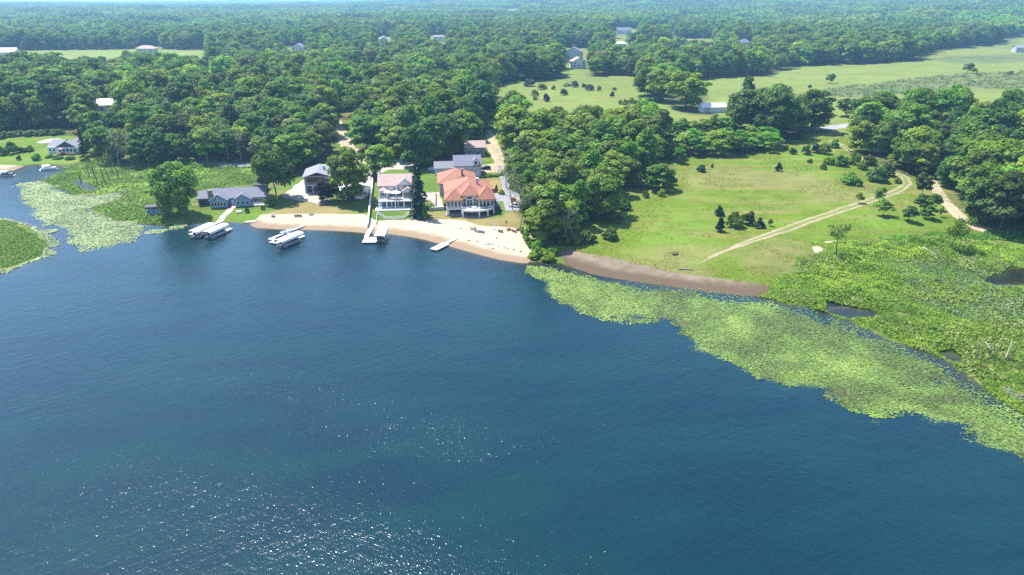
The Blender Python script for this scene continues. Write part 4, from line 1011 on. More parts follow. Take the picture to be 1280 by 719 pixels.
H = simple_house('boat_garage', 'low white garage with dark doors under the big oak', 436, 248, -14, 11.5, 8, 2.9, 1.6, 'white_wall', 'roof_white', wins=(), door=False, cat='garage')
for x in (-2.6, 1.0): MB().box(x - 1.6, x + 1.6, -.09, -.003, 0, 2.4).build('garage_door', M['dark_wall'], H)
# --- reed house at the far left
H = place('reed_house', 'white house with grey roof and dark gable above the reedy channel', 80, 191.5, -4)
MB().box(-8.4, 8, 0, 12, -1, 3.1).build('wall', M['white_wall'], H); MB().extrude_y([(-3, 3.1), (8, 3.1), (2.5, 5.9)], -.02, .2).build('gable_wall', M['dark_wall'], H)
MB().gable(-3, 8, 0, 12, 3.1, 2.9, 'y', .25, .8).gable(-8.4, -2, 1, 11, 3.1, 2.6, 'x', .24, .5).build('roof', M['roof_grey'], H)
for x in (-1.6, .4, 2.4, 4.4, 6.4): win(H, x, 0, .7, 1.3, 1.7)
for x in (-7, -5): win(H, x, 0, .9, 1.2, 1.3)
dk = MB().box(-2, 8, -3.4, -.01, .2, .45).build('deck', M['wood'], H); MB().box(-2, 8, -3.4, -3.3, 1.2, 1.3).build('railing', M['white'], dk); chimney(H, 5.4, 8, 4.5, 6.8, .9)
parasol(on(H, .8, -2.4, .45), 1.5, 'red parasol on the deck of the reed house', 2.3, 'chair_red')['group'] = 'parasol of the reed house'
# --- white shed beyond the hedges, black shelter, far houses
H = simple_house('shed', 'long white shed with white metal roof behind the hedgerow', 893, 141, 6, 15, 8, 3.4, 1.8, 'white_wall', 'roof_white', wins=(), cat='shed', door=False); MB().box(-6.6, -3.2, -.09, -.003, 0, 2.8).build('sliding_door', M['grey_lite'], H)
simple_house('shelter', 'small black open-fronted shelter behind the blue cottage', 326, 238.5, 3, 4.6, 3.2, 2.4, .5, 'dark_wall', 'roof_dark', wins=(), cat='shelter', door=False)
simple_house('hut', 'tiny white hut at the top of the pale lane', 418, 158, 0, 4.2, 4, 2.8, 1.2, 'white_wall', 'roof_grey', wins=(), cat='hut')
FARH = [('farmhouse', 'blue-grey two-gabled house standing in the woods behind the back meadow', 716, 78, -10, 20, 14, 9, 5, 'grey_lite', 'roof_blue', 'y', False),
    ('house', 'pinkish-roofed house just in front of the blue-grey two-gabled house', 724, 86, 10, 15, 11, 5, 4, 'white_wall', 'roof_tan', 'y', False),
    ('house', 'long white house with blue-grey roof high in the far woods', 780, 43, 8, 30, 14, 5, 5, 'white_wall', 'roof_blue', 'x', False),
    ('house', 'white-roofed house below the long white house in the far woods', 776, 60, 0, 16, 10, 3.5, 3, 'white_wall', 'roof_white', 'x', True),
    ('house', 'small pale house right of the long white house in the far woods', 823, 33, 0, 18, 12, 4, 4, 'white_wall', 'roof_grey', 'x', False),
    ('house', 'grey-roofed house with white gable in the forest left of the lane', 372, 66, -8, 16, 11, 5, 4.5, 'white_wall', 'roof_blue', 'y', False),
    ('house', 'tan-roofed house at the edge of the distant pale field', 182, 67, 0, 24, 12, 4, 4, 'stucco', 'roof_tan', 'x', True),
    ('house', 'white house at the left end of the distant pale field', 8, 74, 5, 22, 12, 6, 4, 'white_wall', 'roof_white', 'x', False),
    ('house', 'dark blue-grey peaked house half hidden in the far belt of trees', 931, 60, 0, 15, 12, 5, 5.5, 'grey_wall', 'roof_blue', 'x', True),
    ('house', 'grey house at the far right end of the big field', 1278, 66, -5, 18, 11, 4.5, 3, 'grey_lite', 'roof_grey', 'x', False),
    ('barn', 'low tan-roofed barn beside the pale yard in the far woods', 862, 58, 12, 20, 10, 4, 3, 'stucco', 'roof_tan', 'x', False),
    ('house', 'grey flat-looking roof showing among trees right of the cut strip', 548, 52, 0, 16, 11, 5, 2.5, 'white_wall', 'roof_grey', 'x', False),
    ('house', 'white gable end showing among trees just right of the cut strip', 480, 55, 10, 12, 10, 5, 4, 'white_wall', 'roof_white', 'y', False),
    ('house', 'pale roof far back in the woods above the back meadow', 639, 20, 0, 26, 14, 6, 5, 'white_wall', 'roof_white', 'x', False),
    ('house', 'white roof deep in the forest behind the reed house', 130, 142, 15, 12, 9, 3.5, 3, 'white_wall', 'roof_white', 'x', False)]
for (nm, lb, px_, py_, dg, w_, d_, h_, ri, wm, rm, ax, hp) in FARH:
    simple_house(nm, lb, px_, py_, dg, w_, d_, h_ + 2, ri, wm, rm, ax, hp, wins=((-.3, .35), (-.05, .35), (.3, .35), (-.3, .68), (.3, .68)), door=False, ov=.7, cat='barn' if nm == 'barn' else 'house')

# ------------------------------------------------------------------ docks, lifts, boats
def deckmb(x0, x1, y0, y1, z=.55): return MB().box(x0, x1, y0, y1, z - .16, z)
def dock(label, px, py, deg, pieces, group=None):
    p = at1(px, py); t = thing('dock', label, 'dock', (p.x, p.y, 0), R(deg), group)
    for (x0, x1, y0, y1) in pieces:
        b_ = deckmb(x0, x1, y0, y1).build('platform' if min(x1 - x0, y1 - y0) > 1.6 else 'walkway', M['dock'], t)
        lg = [(x0 + .1, y0 + .1), (x1 - .1, y0 + .1), (x0 + .1, y1 - .1), (x1 - .1, y1 - .1)]
        for (x, y) in lg: MB().tube((x, y, -1.6), (x, y, .75), .05, .05, 6).build('post', M['alu'], b_)
    return t
def lift(label, px, py, deg, L=9.0, Wd=3.2, z=2.9, group='boat lifts with white canopies', cm='canvas'):
    p = at1(px, py) if not isinstance(px, Vector) else px; t = thing('boat_lift', label, 'boat lift', (p.x, p.y, 0), R(deg), group)
    n = 9; prof = []
    for k in range(n + 1):
        a = math.pi * k / n; prof.append((-Wd / 2 * math.cos(a) * -1 if False else Wd / 2 * math.cos(a), z + .75 * math.sin(a) ** .7))
    prof = [(Wd / 2, z - .35)] + prof + [(-Wd / 2, z - .35)]
    inner = [(x * .97, zz - .05) for x, zz in prof[::-1]]
    MB().extrude_y(prof + inner, -L / 2, L / 2).build('canopy', M[cm], t)
    for x in (-Wd / 2 + .1, Wd / 2 - .1):
        for y in (-L * .3, L * .3): MB().tube((x, y, -1.8), (x, y, z + .1), .07, .07, 6).build('post', M['alu'], t)
        MB().box(x - .08, x + .08, -L * .42, L * .42, .35, .5).build('beam', M['alu'], t)
    MB().box(-Wd / 2 + .2, Wd / 2 - .2, -L * .3 - .08, -L * .3 + .08, .25, .35).build('cradle', M['alu'], t); MB().box(-Wd / 2 + .2, Wd / 2 - .2, L * .3 - .08, L * .3 + .08, .25, .35).build('cradle', M['alu'], t)
    return t
def boat(label, pos, deg, L=7.0, W=2.4, z=.4, hull='hull_dark', seat='hull_white', bimini=None, group=None, name='pontoon_boat'):
    """pontoon boat: two floats, deck, rails, seats, console, maybe a bimini top"""
    t = thing(name, label, 'boat', (pos[0], pos[1], z), R(deg), group)
    for s_ in (-1, 1):
        MB().tube((s_ * W * .34, -L * .5, .3), (s_ * W * .34, L * .38, .3), .3, .3, 9).tube((s_ * W * .34, L * .38, .3), (s_ * W * .34, L * .5, .42), .3, .06, 9).build('pontoon', M['alu'], t)
    MB().box(-W / 2, W / 2, -L * .47, L * .45, .6, .7).build('deck', M['dock'], t)
    MB().box(-W / 2, -W / 2 + .06, -L * .42, L * .43, .7, 1.35).box(W / 2 - .06, W / 2, -L * .42, L * .43, .7, 1.35).box(-W / 2 + .06, W / 2 - .06, L * .40, L * .43, .7, 1.35).build('fence_panel', M[hull], t)
    for x0, x1, y0, y1 in ((-W / 2 + .08, -W / 2 + .7, L * .08, L * .38), (W / 2 - .7, W / 2 - .08, L * .08, L * .38), (-W / 2 + .2, W / 2 - .2, -L * .42, -L * .3)):
        MB().box(x0, x1, y0, y1, .7, 1.15).build('seat', M[seat], t, .05)
    MB().box(W * .1, W * .38, -L * .08, L * .02, .7, 1.5).build('console', M[seat], t, .04); MB().box(-.2, .2, -L * .53, -L * .48, .4, 1.2).build('motor', M['black'], t, .05)
    if bimini:
        prof = [(-W / 2, 2.2), (-W * .3, 2.42), (0, 2.5), (W * .3, 2.42), (W / 2, 2.2), (W / 2, 2.15), (0, 2.44), (-W / 2, 2.15)]
        bt = MB().extrude_y(prof[::-1], -L * .35, L * .12).build('bimini_top', M[bimini], t)
        for s_ in (-1, 1): MB().tube((s_ * W * .48, -L * .1, 1.3), (s_ * W * .47, -L * .3, 2.2), .03, .03, 5).tube((s_ * W * .48, -L * .1, 1.3), (s_ * W * .47, L * .1, 2.2), .03, .03, 5).build('strut', M['alu'], bt)
    return t
def wl(px, py): v = flat(px, py, .5); return Vector((float(v[0]), float(v[1]), 0))
# cottage dock with two lifts
def cl(px, py): v = flat(px, py, 2.3); return Vector((float(v[0]), float(v[1]), 0))
dock('forked white dock reaching from the blue cottage lawn between two covered lifts', 275, 279, -17, [(-.7, .7, -7.8, 1.6), (-.6, 2.2, -15.4, -12.6), (-.4, .7, -12.59, -7.82), (4.0, 5.2, -14.0, -7.0), (.72, 3.98, -8.2, -7.1), (8.0, 9.7, -12.4, -5.2)])
l1 = cl(252, 286); l2 = cl(269.5, 286.5)
lift('white-canopied boat lift on the outer side of the cottage dock', l1, 0, -17, 9.8, 3.4, 2.3); lift('white-canopied boat lift on the beach side of the cottage dock', l2, 0, -17, 9.8, 3.4, 2.3)
boat('dark boat parked beneath the outer canopy of the cottage dock', l1, -17 + 180, 7.2, group='boats under lift canopies', z=.3); boat('dark boat parked beneath the beach-side canopy of the cottage dock', l2, -17 + 180, 7.2, group='boats under lift canopies', z=.3)
# beach dock
dock('white dock with two pads standing alone off the middle of the beach', 376, 285, -26, [(-.6, .6, -8.4, 1.6), (2.0, 5.6, -17.6, -14.0), (-.6, 1.98, -15.4, -14.2), (-.6, .6, -14.19, -8.42), (.62, 7.0, -8.4, -7.2), (7.02, 8.6, -14.6, -7.2)])
l3 = cl(361.5, 297); lift('white-canopied boat lift of the lone mid-beach dock', l3, 0, -26, 10.4, 3.4, 2.3); boat('black boat under the canopy of the lone mid-beach dock', l3, 154, 7.2, group='boats under lift canopies', z=.3)
boat('small open white boat moored behind the mid-beach canopy', wl(358, 291), -35, 4.6, 1.8, -.15, 'hull_white', 'hull_white', name='boat')
# L-shaped dock
dock('L-shaped white dock below the white house', 464, 290, 1, [(-1.3, .3, -7.0, 6.5), (-.9, 4.0, -12.6, -7.02)])
l4 = cl(476.5, 291.5); lift('white-canopied boat lift beside the L-shaped dock', l4, 0, 1, 9.6, 3.6, 2.4); boat('navy boat under the canopy beside the L-shaped dock', l4, 181, 7, hull='hull_dark', group='boats under lift canopies', z=.3)
# short dock
dock('short white dock angled off the wide sand below the tiled house', 573, 297, -30, [(-.6, .6, -7.4, .6), (-1.4, 1.4, -14.4, -7.42)])
# shelter at the reeds
l5 = wl(199, 266); lift('dark-roofed boat lift at the reed edge beside the willow', l5, 0, -80, 8.4, 3.6, 2.9, 'boat lift at the reeds', 'canvas_dark'); boat('white and navy boat under the dark-roofed lift by the willow', wl(196, 267), 98, 7.4, 2.6, .45, 'hull_blue', 'hull_white', group='boat at the reeds')
boat('pontoon boat with white top moored near the left sand', wl(8, 218.5), -75, 7, 2.5, -.15, 'hull_dark', 'hull_white', 'canvas', 'pontoon boats in the channel'); boat('pontoon boat with white top at the reeds before the reed house', wl(61, 211), -70, 7, 2.5, -.15, 'hull_white', 'hull_white', 'canvas', 'pontoon boats in the channel')
# paddle boat on the sand
def paddleboat(label, px, py, deg):
    p = at1(px, py); t = thing('paddle_boat', label, 'boat', (p.x, p.y, p.z), R(deg))
    hull = [(-.75, -1.1), (.75, -1.1), (.85, .4), (.5, 1.2), (-.5, 1.2), (-.85, .4)]
    MB().prism(hull, .05, .5).build('hull', M['hull_white'], t, .06)
    for x in (-.38, .38): MB().box(x - .28, x + .28, -.5, .0, .5, .7).box(x - .28, x + .28, -.62, -.5, .5, 1.05).build('seat', M['hull_white'], t, .04)
paddleboat('white paddle boat pulled up on the wet sand below the tiled house', 608, 305, 60)

# ------------------------------------------------------------------ cars
def car(label, px, py, deg, paint, L=4.6, W=1.85, Hh=1.48, suv=False, group='cars parked by the tiled house'):
    p = at1(px, py); t = thing('parked_car', label, 'car', (p.x, p.y, p.z + .07), R(deg), group)
    h = Hh * (1.12 if suv else 1)
    prof = [(-L / 2, .28), (L / 2, .28), (L / 2 + .02, .62), (L * .46, .80), (L * .24, .90), (-L * .47, .92), (-L / 2 - .02, .7)]
    cabp = [(L * .25, .89), (L * .08, h - .04), (-L * .22, h), (-L * (.43 if suv else .34), h - .06), (-L * (.48 if suv else .45), .91)]
    MB().extrude_x([(a, b_) for a, b_ in prof], -W / 2, W / 2).build('body', M[paint], t, .07)
    cb = MB(); n = len(cabp)
    vs = [(-W / 2 + .10 + (.14 if b_ > 1.1 else 0), a, b_) for a, b_ in cabp] + [(W / 2 - .10 - (.14 if b_ > 1.1 else 0), a, b_) for a, b_ in cabp]
    cb.add(vs, [(i, (i + 1) % n, n + (i + 1) % n, n + i) for i in range(n)] + [tuple(range(n))[::-1], tuple(range(n, 2 * n))]); cb.build('roof', M[paint], t, .04)
    g = MB(); q = lambda a, b_, f_: (a[0] + (b_[0] - a[0]) * f_, a[1] + (b_[1] - a[1]) * f_)
    for s_ in (-1, 1):
        lo0, lo1, hi0, hi1 = q(cabp[0], cabp[4], .12), q(cabp[0], cabp[4], .94), q(cabp[1], cabp[3], .06), q(cabp[1], cabp[3], .97)
        x0 = s_ * (W / 2 - .075); x1 = s_ * (W / 2 - .215)
        g.add([(x0, lo0[0], lo0[1] + .08), (x0, lo1[0], lo1[1] + .08), (x1, hi1[0], hi1[1] - .08), (x1, hi0[0], hi0[1] - .08), (x0 - s_ * .03, lo0[0], lo0[1] + .08), (x0 - s_ * .03, lo1[0], lo1[1] + .08), (x1 - s_ * .03, hi1[0], hi1[1] - .08), (x1 - s_ * .03, hi0[0], hi0[1] - .08)], [(0, 1, 2, 3), (7, 6, 5, 4), (0, 4, 5, 1), (1, 5, 6, 2), (2, 6, 7, 3), (3, 7, 4, 0)])
    g.build('side_window', M['glass'], t)
    for nm, a, b_ in (('windscreen', cabp[0], cabp[1]), ('rear_window', cabp[4], cabp[3])):
        d = Vector((0, b_[0] - a[0], b_[1] - a[1])); nn = Vector((0, 1, .9)) if nm == 'windscreen' else Vector((0, -1, .3)); nn = nn.normalized() * .025
        A = Vector((0, a[0], a[1])) + d * .12 + nn; B = Vector((0, a[0], a[1])) + d * .9 + nn; xa, xb = W / 2 - .2, W / 2 - .3
        v4 = [A + Vector((-xa, 0, 0)), A + Vector((xa, 0, 0)), B + Vector((xb, 0, 0)), B + Vector((-xb, 0, 0))]
        MB().add(v4 + [v - nn * .6 for v in v4], [(0, 1, 2, 3), (7, 6, 5, 4), (0, 4, 5, 1), (1, 5, 6, 2), (2, 6, 7, 3), (3, 7, 4, 0)]).build(nm, M['glass'], t)
    for x in (-W / 2 + .02, W / 2 - .02):
        for y in (-L * .3, L * .31):
            s_ = 1 if x > 0 else -1
            wh = MB().tube((x - s_ * .2, y, .33), (x + s_ * .02, y, .33), .33, .33, 14).build('wheel', M['tyre'], t); MB().tube((x + s_ * .02, y, .33), (x + s_ * .03, y, .33), .2, .2, 10).build('rim', M['alu'], wh)
    for x in (-W * .36, W * .36):
        MB().box(x - .2, x + .2, L / 2 - .02, L / 2 + .04, .6, .74).build('headlight', M['glass'], t); MB().box(x - .18, x + .18, -L / 2 - .05, -L / 2 + .01, .68, .82).build('tail_light', M['lamp_red'], t)
    return t
car('red car parked sideways on the paving beside the tiled house', 612, 240.5, 83, 'car_red', 4.9, 1.9)
car('dark blue car parked by the dormer garage', 607, 212, 80, 'car_blue', 4.8, 1.9, 1.5, True)
car('dark red car parked on the drive behind the white car', 641.5, 251.5, 4, 'car_red', 4.3, 1.8)
car('white car nearest the lawn at the end of the drive', 643.5, 259, 70, 'car_white', 4.7, 1.9, 1.55, True)
car('white car by the pale drive left of the grey garage', 541, 213, 60, 'car_white', 4.5, 1.8)

# ------------------------------------------------------------------ fences and beach things
def fence(name, label, pts, h, spacing, mat, solid=False, off=0.0):
    a = poly_at(pts); t = None; z0 = height(a[:, 0], a[:, 1])
    t = thing(name, label, 'fence', (a[0, 0], a[0, 1], z0[0])); o = np.array([a[0, 0], a[0, 1]])
    rail = MB(); posts = []
    for i in range(len(a) - 1):
        L = np.hypot(*(a[i + 1] - a[i])); n = max(1, int(round(L / spacing)))
        for k in range(n + (i == len(a) - 2)):
            p = a[i] + (a[i + 1] - a[i]) * k / n; posts.append((p[0] - o[0], p[1] - o[1], hz(*p) - z0[0]))
    for p in posts: MB().box(p[0] - .08, p[0] + .08, p[1] - .08, p[1] + .08, p[2] - .3, p[2] + h + .06).build('post', M[mat], t)
    for p, q in zip(posts[:-1], posts[1:]):
        P, Q = Vector(p), Vector(q); d = (Q - P).normalized(); nn = Vector((-d.y, d.x, 0)) * (.10 if solid else .035)
        for (b0, b1) in (((.05, h - .1), (h - .09, h)) if solid else ((h - .16, h - .02), (h * .5 - .07, h * .5 + .07), (.18, .3))):
            vs = [P + nn + Vector((0, 0, b0)), Q + nn + Vector((0, 0, b0)), Q - nn + Vector((0, 0, b0)), P - nn + Vector((0, 0, b0))]
            if solid and b0 > .5: vs = [P + nn * 2.6 + Vector((0, 0, b0)), Q + nn * 2.6 + Vector((0, 0, b0)), Q - nn * 2.6 + Vector((0, 0, b0)), P - nn * 2.6 + Vector((0, 0, b0))]
            vs += [v + Vector((0, 0, b1 - b0)) for v in vs]
            rail.add(vs, [(3, 2, 1, 0), (4, 5, 6, 7), (0, 1, 5, 4), (1, 2, 6, 5), (2, 3, 7, 6), (3, 0, 4, 7)])
    rail.build('panel' if solid else 'rail', M[mat], t); return t
fence('privacy_fence', 'long white fence running down to the beach left of the white house', [(466, 226), (465, 240), (463, 256), (461, 276), (459.5, 286)], 1.7, 2.6, 'white', True)
fence('rail_fence', 'white rail fence round the little lawn before the white house', [(470.5, 281), (472, 268), (482, 274.5), (504, 274), (514, 266.5), (515, 275)], 1.15, 2.2, 'white')
fence('wall_fence', 'low stone-coloured garden wall between the white and tiled houses', [(537, 263.5), (556, 262.5), (556, 255)], 1.3, 2.5, 'concrete', True)
fence('wire_fence', 'low dark post fence between the white house firs and the tiled house', [(534, 258), (545, 257.5), (545, 243)], 1.1, 2.2, 'trim_dark')
def picnic(label, px, py, deg, m='wood'):
    p = at1(px, py); t = thing('picnic_table', label, 'picnic table', p, R(deg))
    MB().box(-1, 1, -.4, .4, .72, .78).build('tabletop', M[m], t)
    for s_ in (-1, 1):
        MB().box(-1, 1, s_ * .72 - .14, s_ * .72 + .14, .42, .47).build('bench', M[m], t)
        MB().tube((s_ * .7, -.75, 0), (s_ * .7, -.25, .72), .05, .05, 5).tube((s_ * .7, .75, 0), (s_ * .7, .25, .72), .05, .05, 5).tube((s_ * .7, -.75, .4), (s_ * .7, .75, .4), .04, .04, 5).build('frame', M[m], t)
    return t
picnic('brown picnic table on the sand left of the blue chairs', 591, 286.5, 20); picnic('dark picnic table alone on the meadow edge above the brown shore', 843, 318, 15, 'darkwood'); picnic('weathered picnic table on the cottage lawn', 299, 266, 5, 'white')
for k, (x, y) in enumerate(((594.5, 289.8), (598, 290.3), (601, 290.6), (604, 291.2))):
    chair(at1(x, y), R(185 + 4 * k), '%s blue beach chair in the row on the sand' % ('leftmost', 'second from left', 'third from left', 'rightmost')[k], 'chair_blue', 'blue beach chairs in a row')
for k, (x, y) in enumerate(((635, 288.3), (637.5, 287.8), (641, 289.5), (644, 290.5), (646.5, 288.5), (649, 287.8))):
    chair(at1(x, y), R(150 + 11 * k), '%s red-brown chair in the group near the hedge end of the sand' % ('first', 'second', 'third', 'fourth', 'fifth', 'last')[k], 'chair_red', 'red-brown chairs at the hedge end of the beach')
for k, (x, y) in enumerate(((624, 289.8), (626.8, 290.4))): chair(at1(x, y), R(185 + 20 * k), '%s of the two dark chairs alone mid-sand' % ('left', 'right')[k], 'black', 'two dark chairs mid-sand')
for k, (x, y) in enumerate(((369.5, 271), (372.8, 270.6), (376, 271))): chair(at1(x, y), R(180), '%s of three black chairs on the long beach' % ('left one', 'middle one', 'right one')[k], 'black', 'three black chairs on the long beach')
t = chair(at1(341, 270.5), R(205), 'white and red lounge chair at the left end of the long beach', 'white', 'lounge chair'); t.scale = (1.7, 1.9, 1.5); del t['group']
t = place('fire_pit', 'dark round fire pit at the upper edge of the long beach', 389, 268.8, 0, 'fire pit'); MB().tube((0, 0, 0), (0, 0, .45), .9, .95, 14).build('ring', M['stone'], t); MB().tube((0, 0, .451), (0, 0, .5), .7, .6, 12).build('ash_bed', M['black'], t)
t = place('closed_parasol', 'closed white parasol standing on the sand below the tiled house', 618, 287, 0, 'parasol'); MB().tube((0, 0, 0), (0, 0, 2.9), .03).build('pole', M['alu'], t); MB().tube((0, 0, 1.1), (0, 0, 2.8), .24, .05, 8).build('canopy', M['canvas'], t); MB().tube((0, 0, 0), (0, 0, .12), .5, .4, 10).build('base', M['black'], t)
t = place('closed_parasol', 'closed brown thatched parasol on a post at the lawn edge', 633, 286.5, 0, 'parasol'); MB().tube((0, 0, 0), (0, 0, 3.2), .05).build('pole', M['wood'], t)
sh = MB()
for k in range(9): a = k * .7; sh.tube((0, 0, 3.1), (.55 * math.cos(a), .55 * math.sin(a), 1.9 + .4 * (k % 3)), .12, .03, 5)
sh.build('thatch', M['wood'], t)
t = place('log', 'white bleached log lying at the top of the brown shore', 857, 337.5, 0, 'log'); t.rotation_euler.z = R(-12); MB().tube((-1.9, 0, .28), (1.7, .15, .25), .28, .2, 8).tube((.6, 0, .3), (1.1, .7, .7), .08, .03, 5).build('trunk', M['deadwood'], t)
t = place('rock_slab', 'pale flat rock at the water edge of the cottage lawn', 313, 278, 10, 'rock'); MB().prism([(-2.2, -.8), (1.6, -1), (2.3, .2), (1.2, 1.1), (-1.6, .9)], -.2, .35).build('slab', M['sand'] if False else M['concrete'], t, .08)
for k, (x, y) in enumerate(((576, 286.5), (586, 301), (597, 302.5), (615, 306), (623.5, 308), (631, 310.5), (634.5, 311.5), (642.5, 313), (651, 315), (620.5, 298), (616, 311.5))):
    p = at1(x, y); o = bush_crown(700 + k, .3, .45, 6, 20, .22); ob = link('weed_clump', mk_mesh('weed_clump', o, M['weed'])); ob.location = p
    tag(ob, '%s small dark weed clump %s' % (ordn(k), 'washed along the wet sand, counting from the left' if k not in (0, 9) else ('washed on the sand by the short dock head' if k == 0 else 'lying mid-sand below the dark chairs')), 'weed clump', 'weed clumps washed up on the sand')
t = place('utility_pole', 'slim wooden utility pole with crossarm in front of the round maple', 861, 136, 0, 'utility pole'); MB().tube((0, 0, -1), (0, 0, 11), .16, .11, 8).build('post', M['darkwood'], t); MB().box(-1.1, 1.1, -.06, .06, 10.1, 10.25).build('crossarm', M['darkwood'], t)
for x in (-.95, 0.3, .95): MB().tube((x, 0, 10.25), (x, 0, 10.45), .05, .04, 6).build('insulator', M['alu'], t)
# ------------------------------------------------------------------ single trees and shrubs of the place
def tr(kind, px, py, h, wd, base_h, base_w, label, mat=None, cat='tree', name='broadleaf_tree', group=None):
    p = at1(px, py); k = h / base_h; q = wd / base_w
    return plant(kind, label, cat, p, random.uniform(0, 6.28), (q, q * random.uniform(.92, 1.08), k), M[mat] if mat else None, group, name)
def B(px, py, h, wd, label, mat='leaf', v=0, **k): return tr(BROAD[v], px, py, h, wd, 20, [13.2, 11.2, 14.8, 10, 12.4, 13.8, 8.8, 11.8][v], label, mat, **k)
def Y_(px, py, h, wd, label, mat='leaf', v=0, **k): return tr(YOUNG[v % 4], px, py, h, wd, 9, 5.6, label, mat, name='young_tree', **k)
def SH(px, py, h, wd, label, mat='leaf', v=0, **k): return tr(BUSH[v % 4], px, py, h, wd, 4, 5.2, label, mat, cat='bush', name='bush', **k)
def JU(px, py, h, wd, label, mat='needle', v=0, **k): return tr(JUNI[v % 3], px, py, h, wd, 5, 3.6, label, mat, cat='conifer', name='juniper', **k)
B(345, 247, 21.5, 13.5, 'very dark spreading tree between blue cottage and grey house', 'leaf_dark', 2)
B(438, 251, 22, 15, 'big sunlit oak shading the low white garage', 'leaf_olive', 5)
B(475, 221, 14.5, 11, 'bright lime-green tree behind the long white fence', 'leaf_bright', 4)
tr(FIR[1], 469, 224, 11, 4.6, 18, 5.8, 'dark narrow conifer against the lime-green tree', 'needle', 'conifer', 'conifer')
tr(FIR[0], 526, 272, 20, 8, 18, 6.8, 'tall dark fir at the right corner of the white house', 'needle_blue', 'conifer', 'fir_tree')
tr(FIR[2], 521, 258, 17, 7, 18, 7.8, 'second dark fir close behind the tall one by the white house', 'needle_blue', 'conifer', 'fir_tree')
B(521, 209, 19, 13, 'broad dark tree behind the white house roof', 'leaf_dark', 0); B(500, 199, 16, 11, 'mid green tree left of the broad dark one behind the white house', 'leaf', 3)
JU(523, 270, 6.5, 2.8, 'yellow-green pointed arborvitae left of its taller twin by the fir', 'leaf_hedge', 1); JU(531.5, 275, 8, 3.2, 'taller yellow-green arborvitae at the beach corner of the white house', 'leaf_hedge', 2)
SH(516.5, 270, 3, 4.4, 'rounded bright shrub at the end of the white rail fence', 'leaf_hedge', 1)
B(409.5, 252, 9.6, 7.4, 'purple-black maple in front of the grey house', 'leaf_maple', 3)
tr(WILLOW, 225, 268.5, 20.5, 15, 20, 18, 'big pale-green willow standing by the water left of the blue cottage', 'leaf_willow', 'tree', 'willow_tree')
EXTRA = ((378, 207, 15, 12, 'leaf', 'rounded tree left of the grey house roof'), (391, 200, 13, 10, 'leaf_hedge', 'bright tree directly behind the grey house roof'), (404, 190, 16, 13, 'leaf_dark', 'dark tree left of the pale lane above the grey house'), (364, 214, 17, 13, 'leaf', 'full tree between the very dark tree and grey house'), (458, 189, 18, 15, 'leaf', 'wide tree right of the pale lane'), (476, 186, 18, 14, 'leaf_dark', 'dark tree behind the lime-green tree'), (489, 194, 15, 11, 'leaf', 'tree left behind the white house roof ridge'), (541, 202, 21, 17, 'leaf_dark', 'tall dark tree above the pale drive of the white car'), (560, 195, 20, 16, 'leaf_dark', 'tall dark tree behind the grey garage wing'), (577, 186, 18, 14, 'leaf', 'tree behind the dormer garage'), (512, 190, 20, 15, 'leaf', 'tall tree farther behind the white house'))
for k, (x, y, h_, w_, mt, lb) in enumerate(EXTRA): B(x, y, h_, w_, lb, mt, k % 8)
SH(338, 256.5, 5.2, 6, 'round green bush at the right end of the blue cottage', 'leaf', 2); SH(309.5, 266, 2.4, 2.4, 'small round shrub on the cottage lawn', 'leaf_hedge', 0)
SH(329, 262, 2, 2.2, 'low shrub at the porch of the blue cottage', 'leaf', 3)
tr(FIR[1], 107, 201, 17, 5.2, 18, 5.8, 'tall dark slender conifer right of the reed house', 'needle', 'conifer', 'conifer')
B(857, 135.5, 24, 23, 'large round maple beside the utility pole', 'leaf_hedge', 5); B(826, 127, 22, 19, 'big dark tree left of the large round maple', 'leaf', 2); B(806, 120, 19, 15, 'dark tree at the meadow edge left of the big pair', 'leaf', 0); B(842, 112, 21, 17, 'tree rising behind the large round maple', 'leaf_dark', 4); B(815, 106, 18, 14, 'tree behind the dark trees of the round-maple grove', 'leaf', 7)
JU(910.5, 139, 12.5, 4.0, 'dark pointed cypress at the end of the white shed', 'needle', 0)
# the meadow
JU(899, 269.5, 5.4, 4.4, 'dark egg-shaped juniper farther up the slope of the meadow pair', 'needle', 1); JU(900, 289.5, 6.4, 4.4, 'dark egg-shaped juniper nearer the lake of the meadow pair', 'needle', 2)
SH(918, 284, 6.2, 7.6, 'large dark round bush left in the mid-meadow clump', 'leaf_dark', 0); SH(934.5, 280.5, 5.6, 6.4, 'dark bush joined to the right of the large round one mid-meadow', 'leaf_dark', 1); JU(948.5, 284.5, 4.4, 5, 'low spreading dark conifer right of the mid-meadow bushes', 'needle_blue', 0); Y_(962, 282.5, 2.8, 1.7, 'thin sapling just right of the mid-meadow clump', 'leaf')
JU(973, 213.5, 4.6, 4.6, 'lone dark round juniper high in the middle of the meadow', 'needle', 0); SH(876, 214.5, 3.6, 5, 'flat-topped pine scrub near the hedge in the upper meadow', 'needle_blue', 2); JU(890, 209.5, 2.8, 1.5, 'tiny conifer right of the flat-topped pine scrub', 'needle', 1)
B(823, 236, 10.5, 10.5, 'large light-green bushy tree at the meadow edge of the wood', 'leaf', 4); SH(834, 240, 6, 6, 'round bush right of the large light-green one at the wood edge', 'leaf', 0); SH(827, 245.5, 3.4, 4, 'low bush in front of the large light-green one at the wood edge', 'leaf', 1); SH(839, 231, 5, 5, 'bush behind the round one at the wood edge', 'leaf_dark', 2); SH(807, 247, 3.5, 3, 'small dark bush standing off the wood edge', 'leaf_dark', 3)
Y_(849, 204, 7, 5.5, 'bright young tree at the left end of the front hedgerow', 'leaf_hedge', 1)
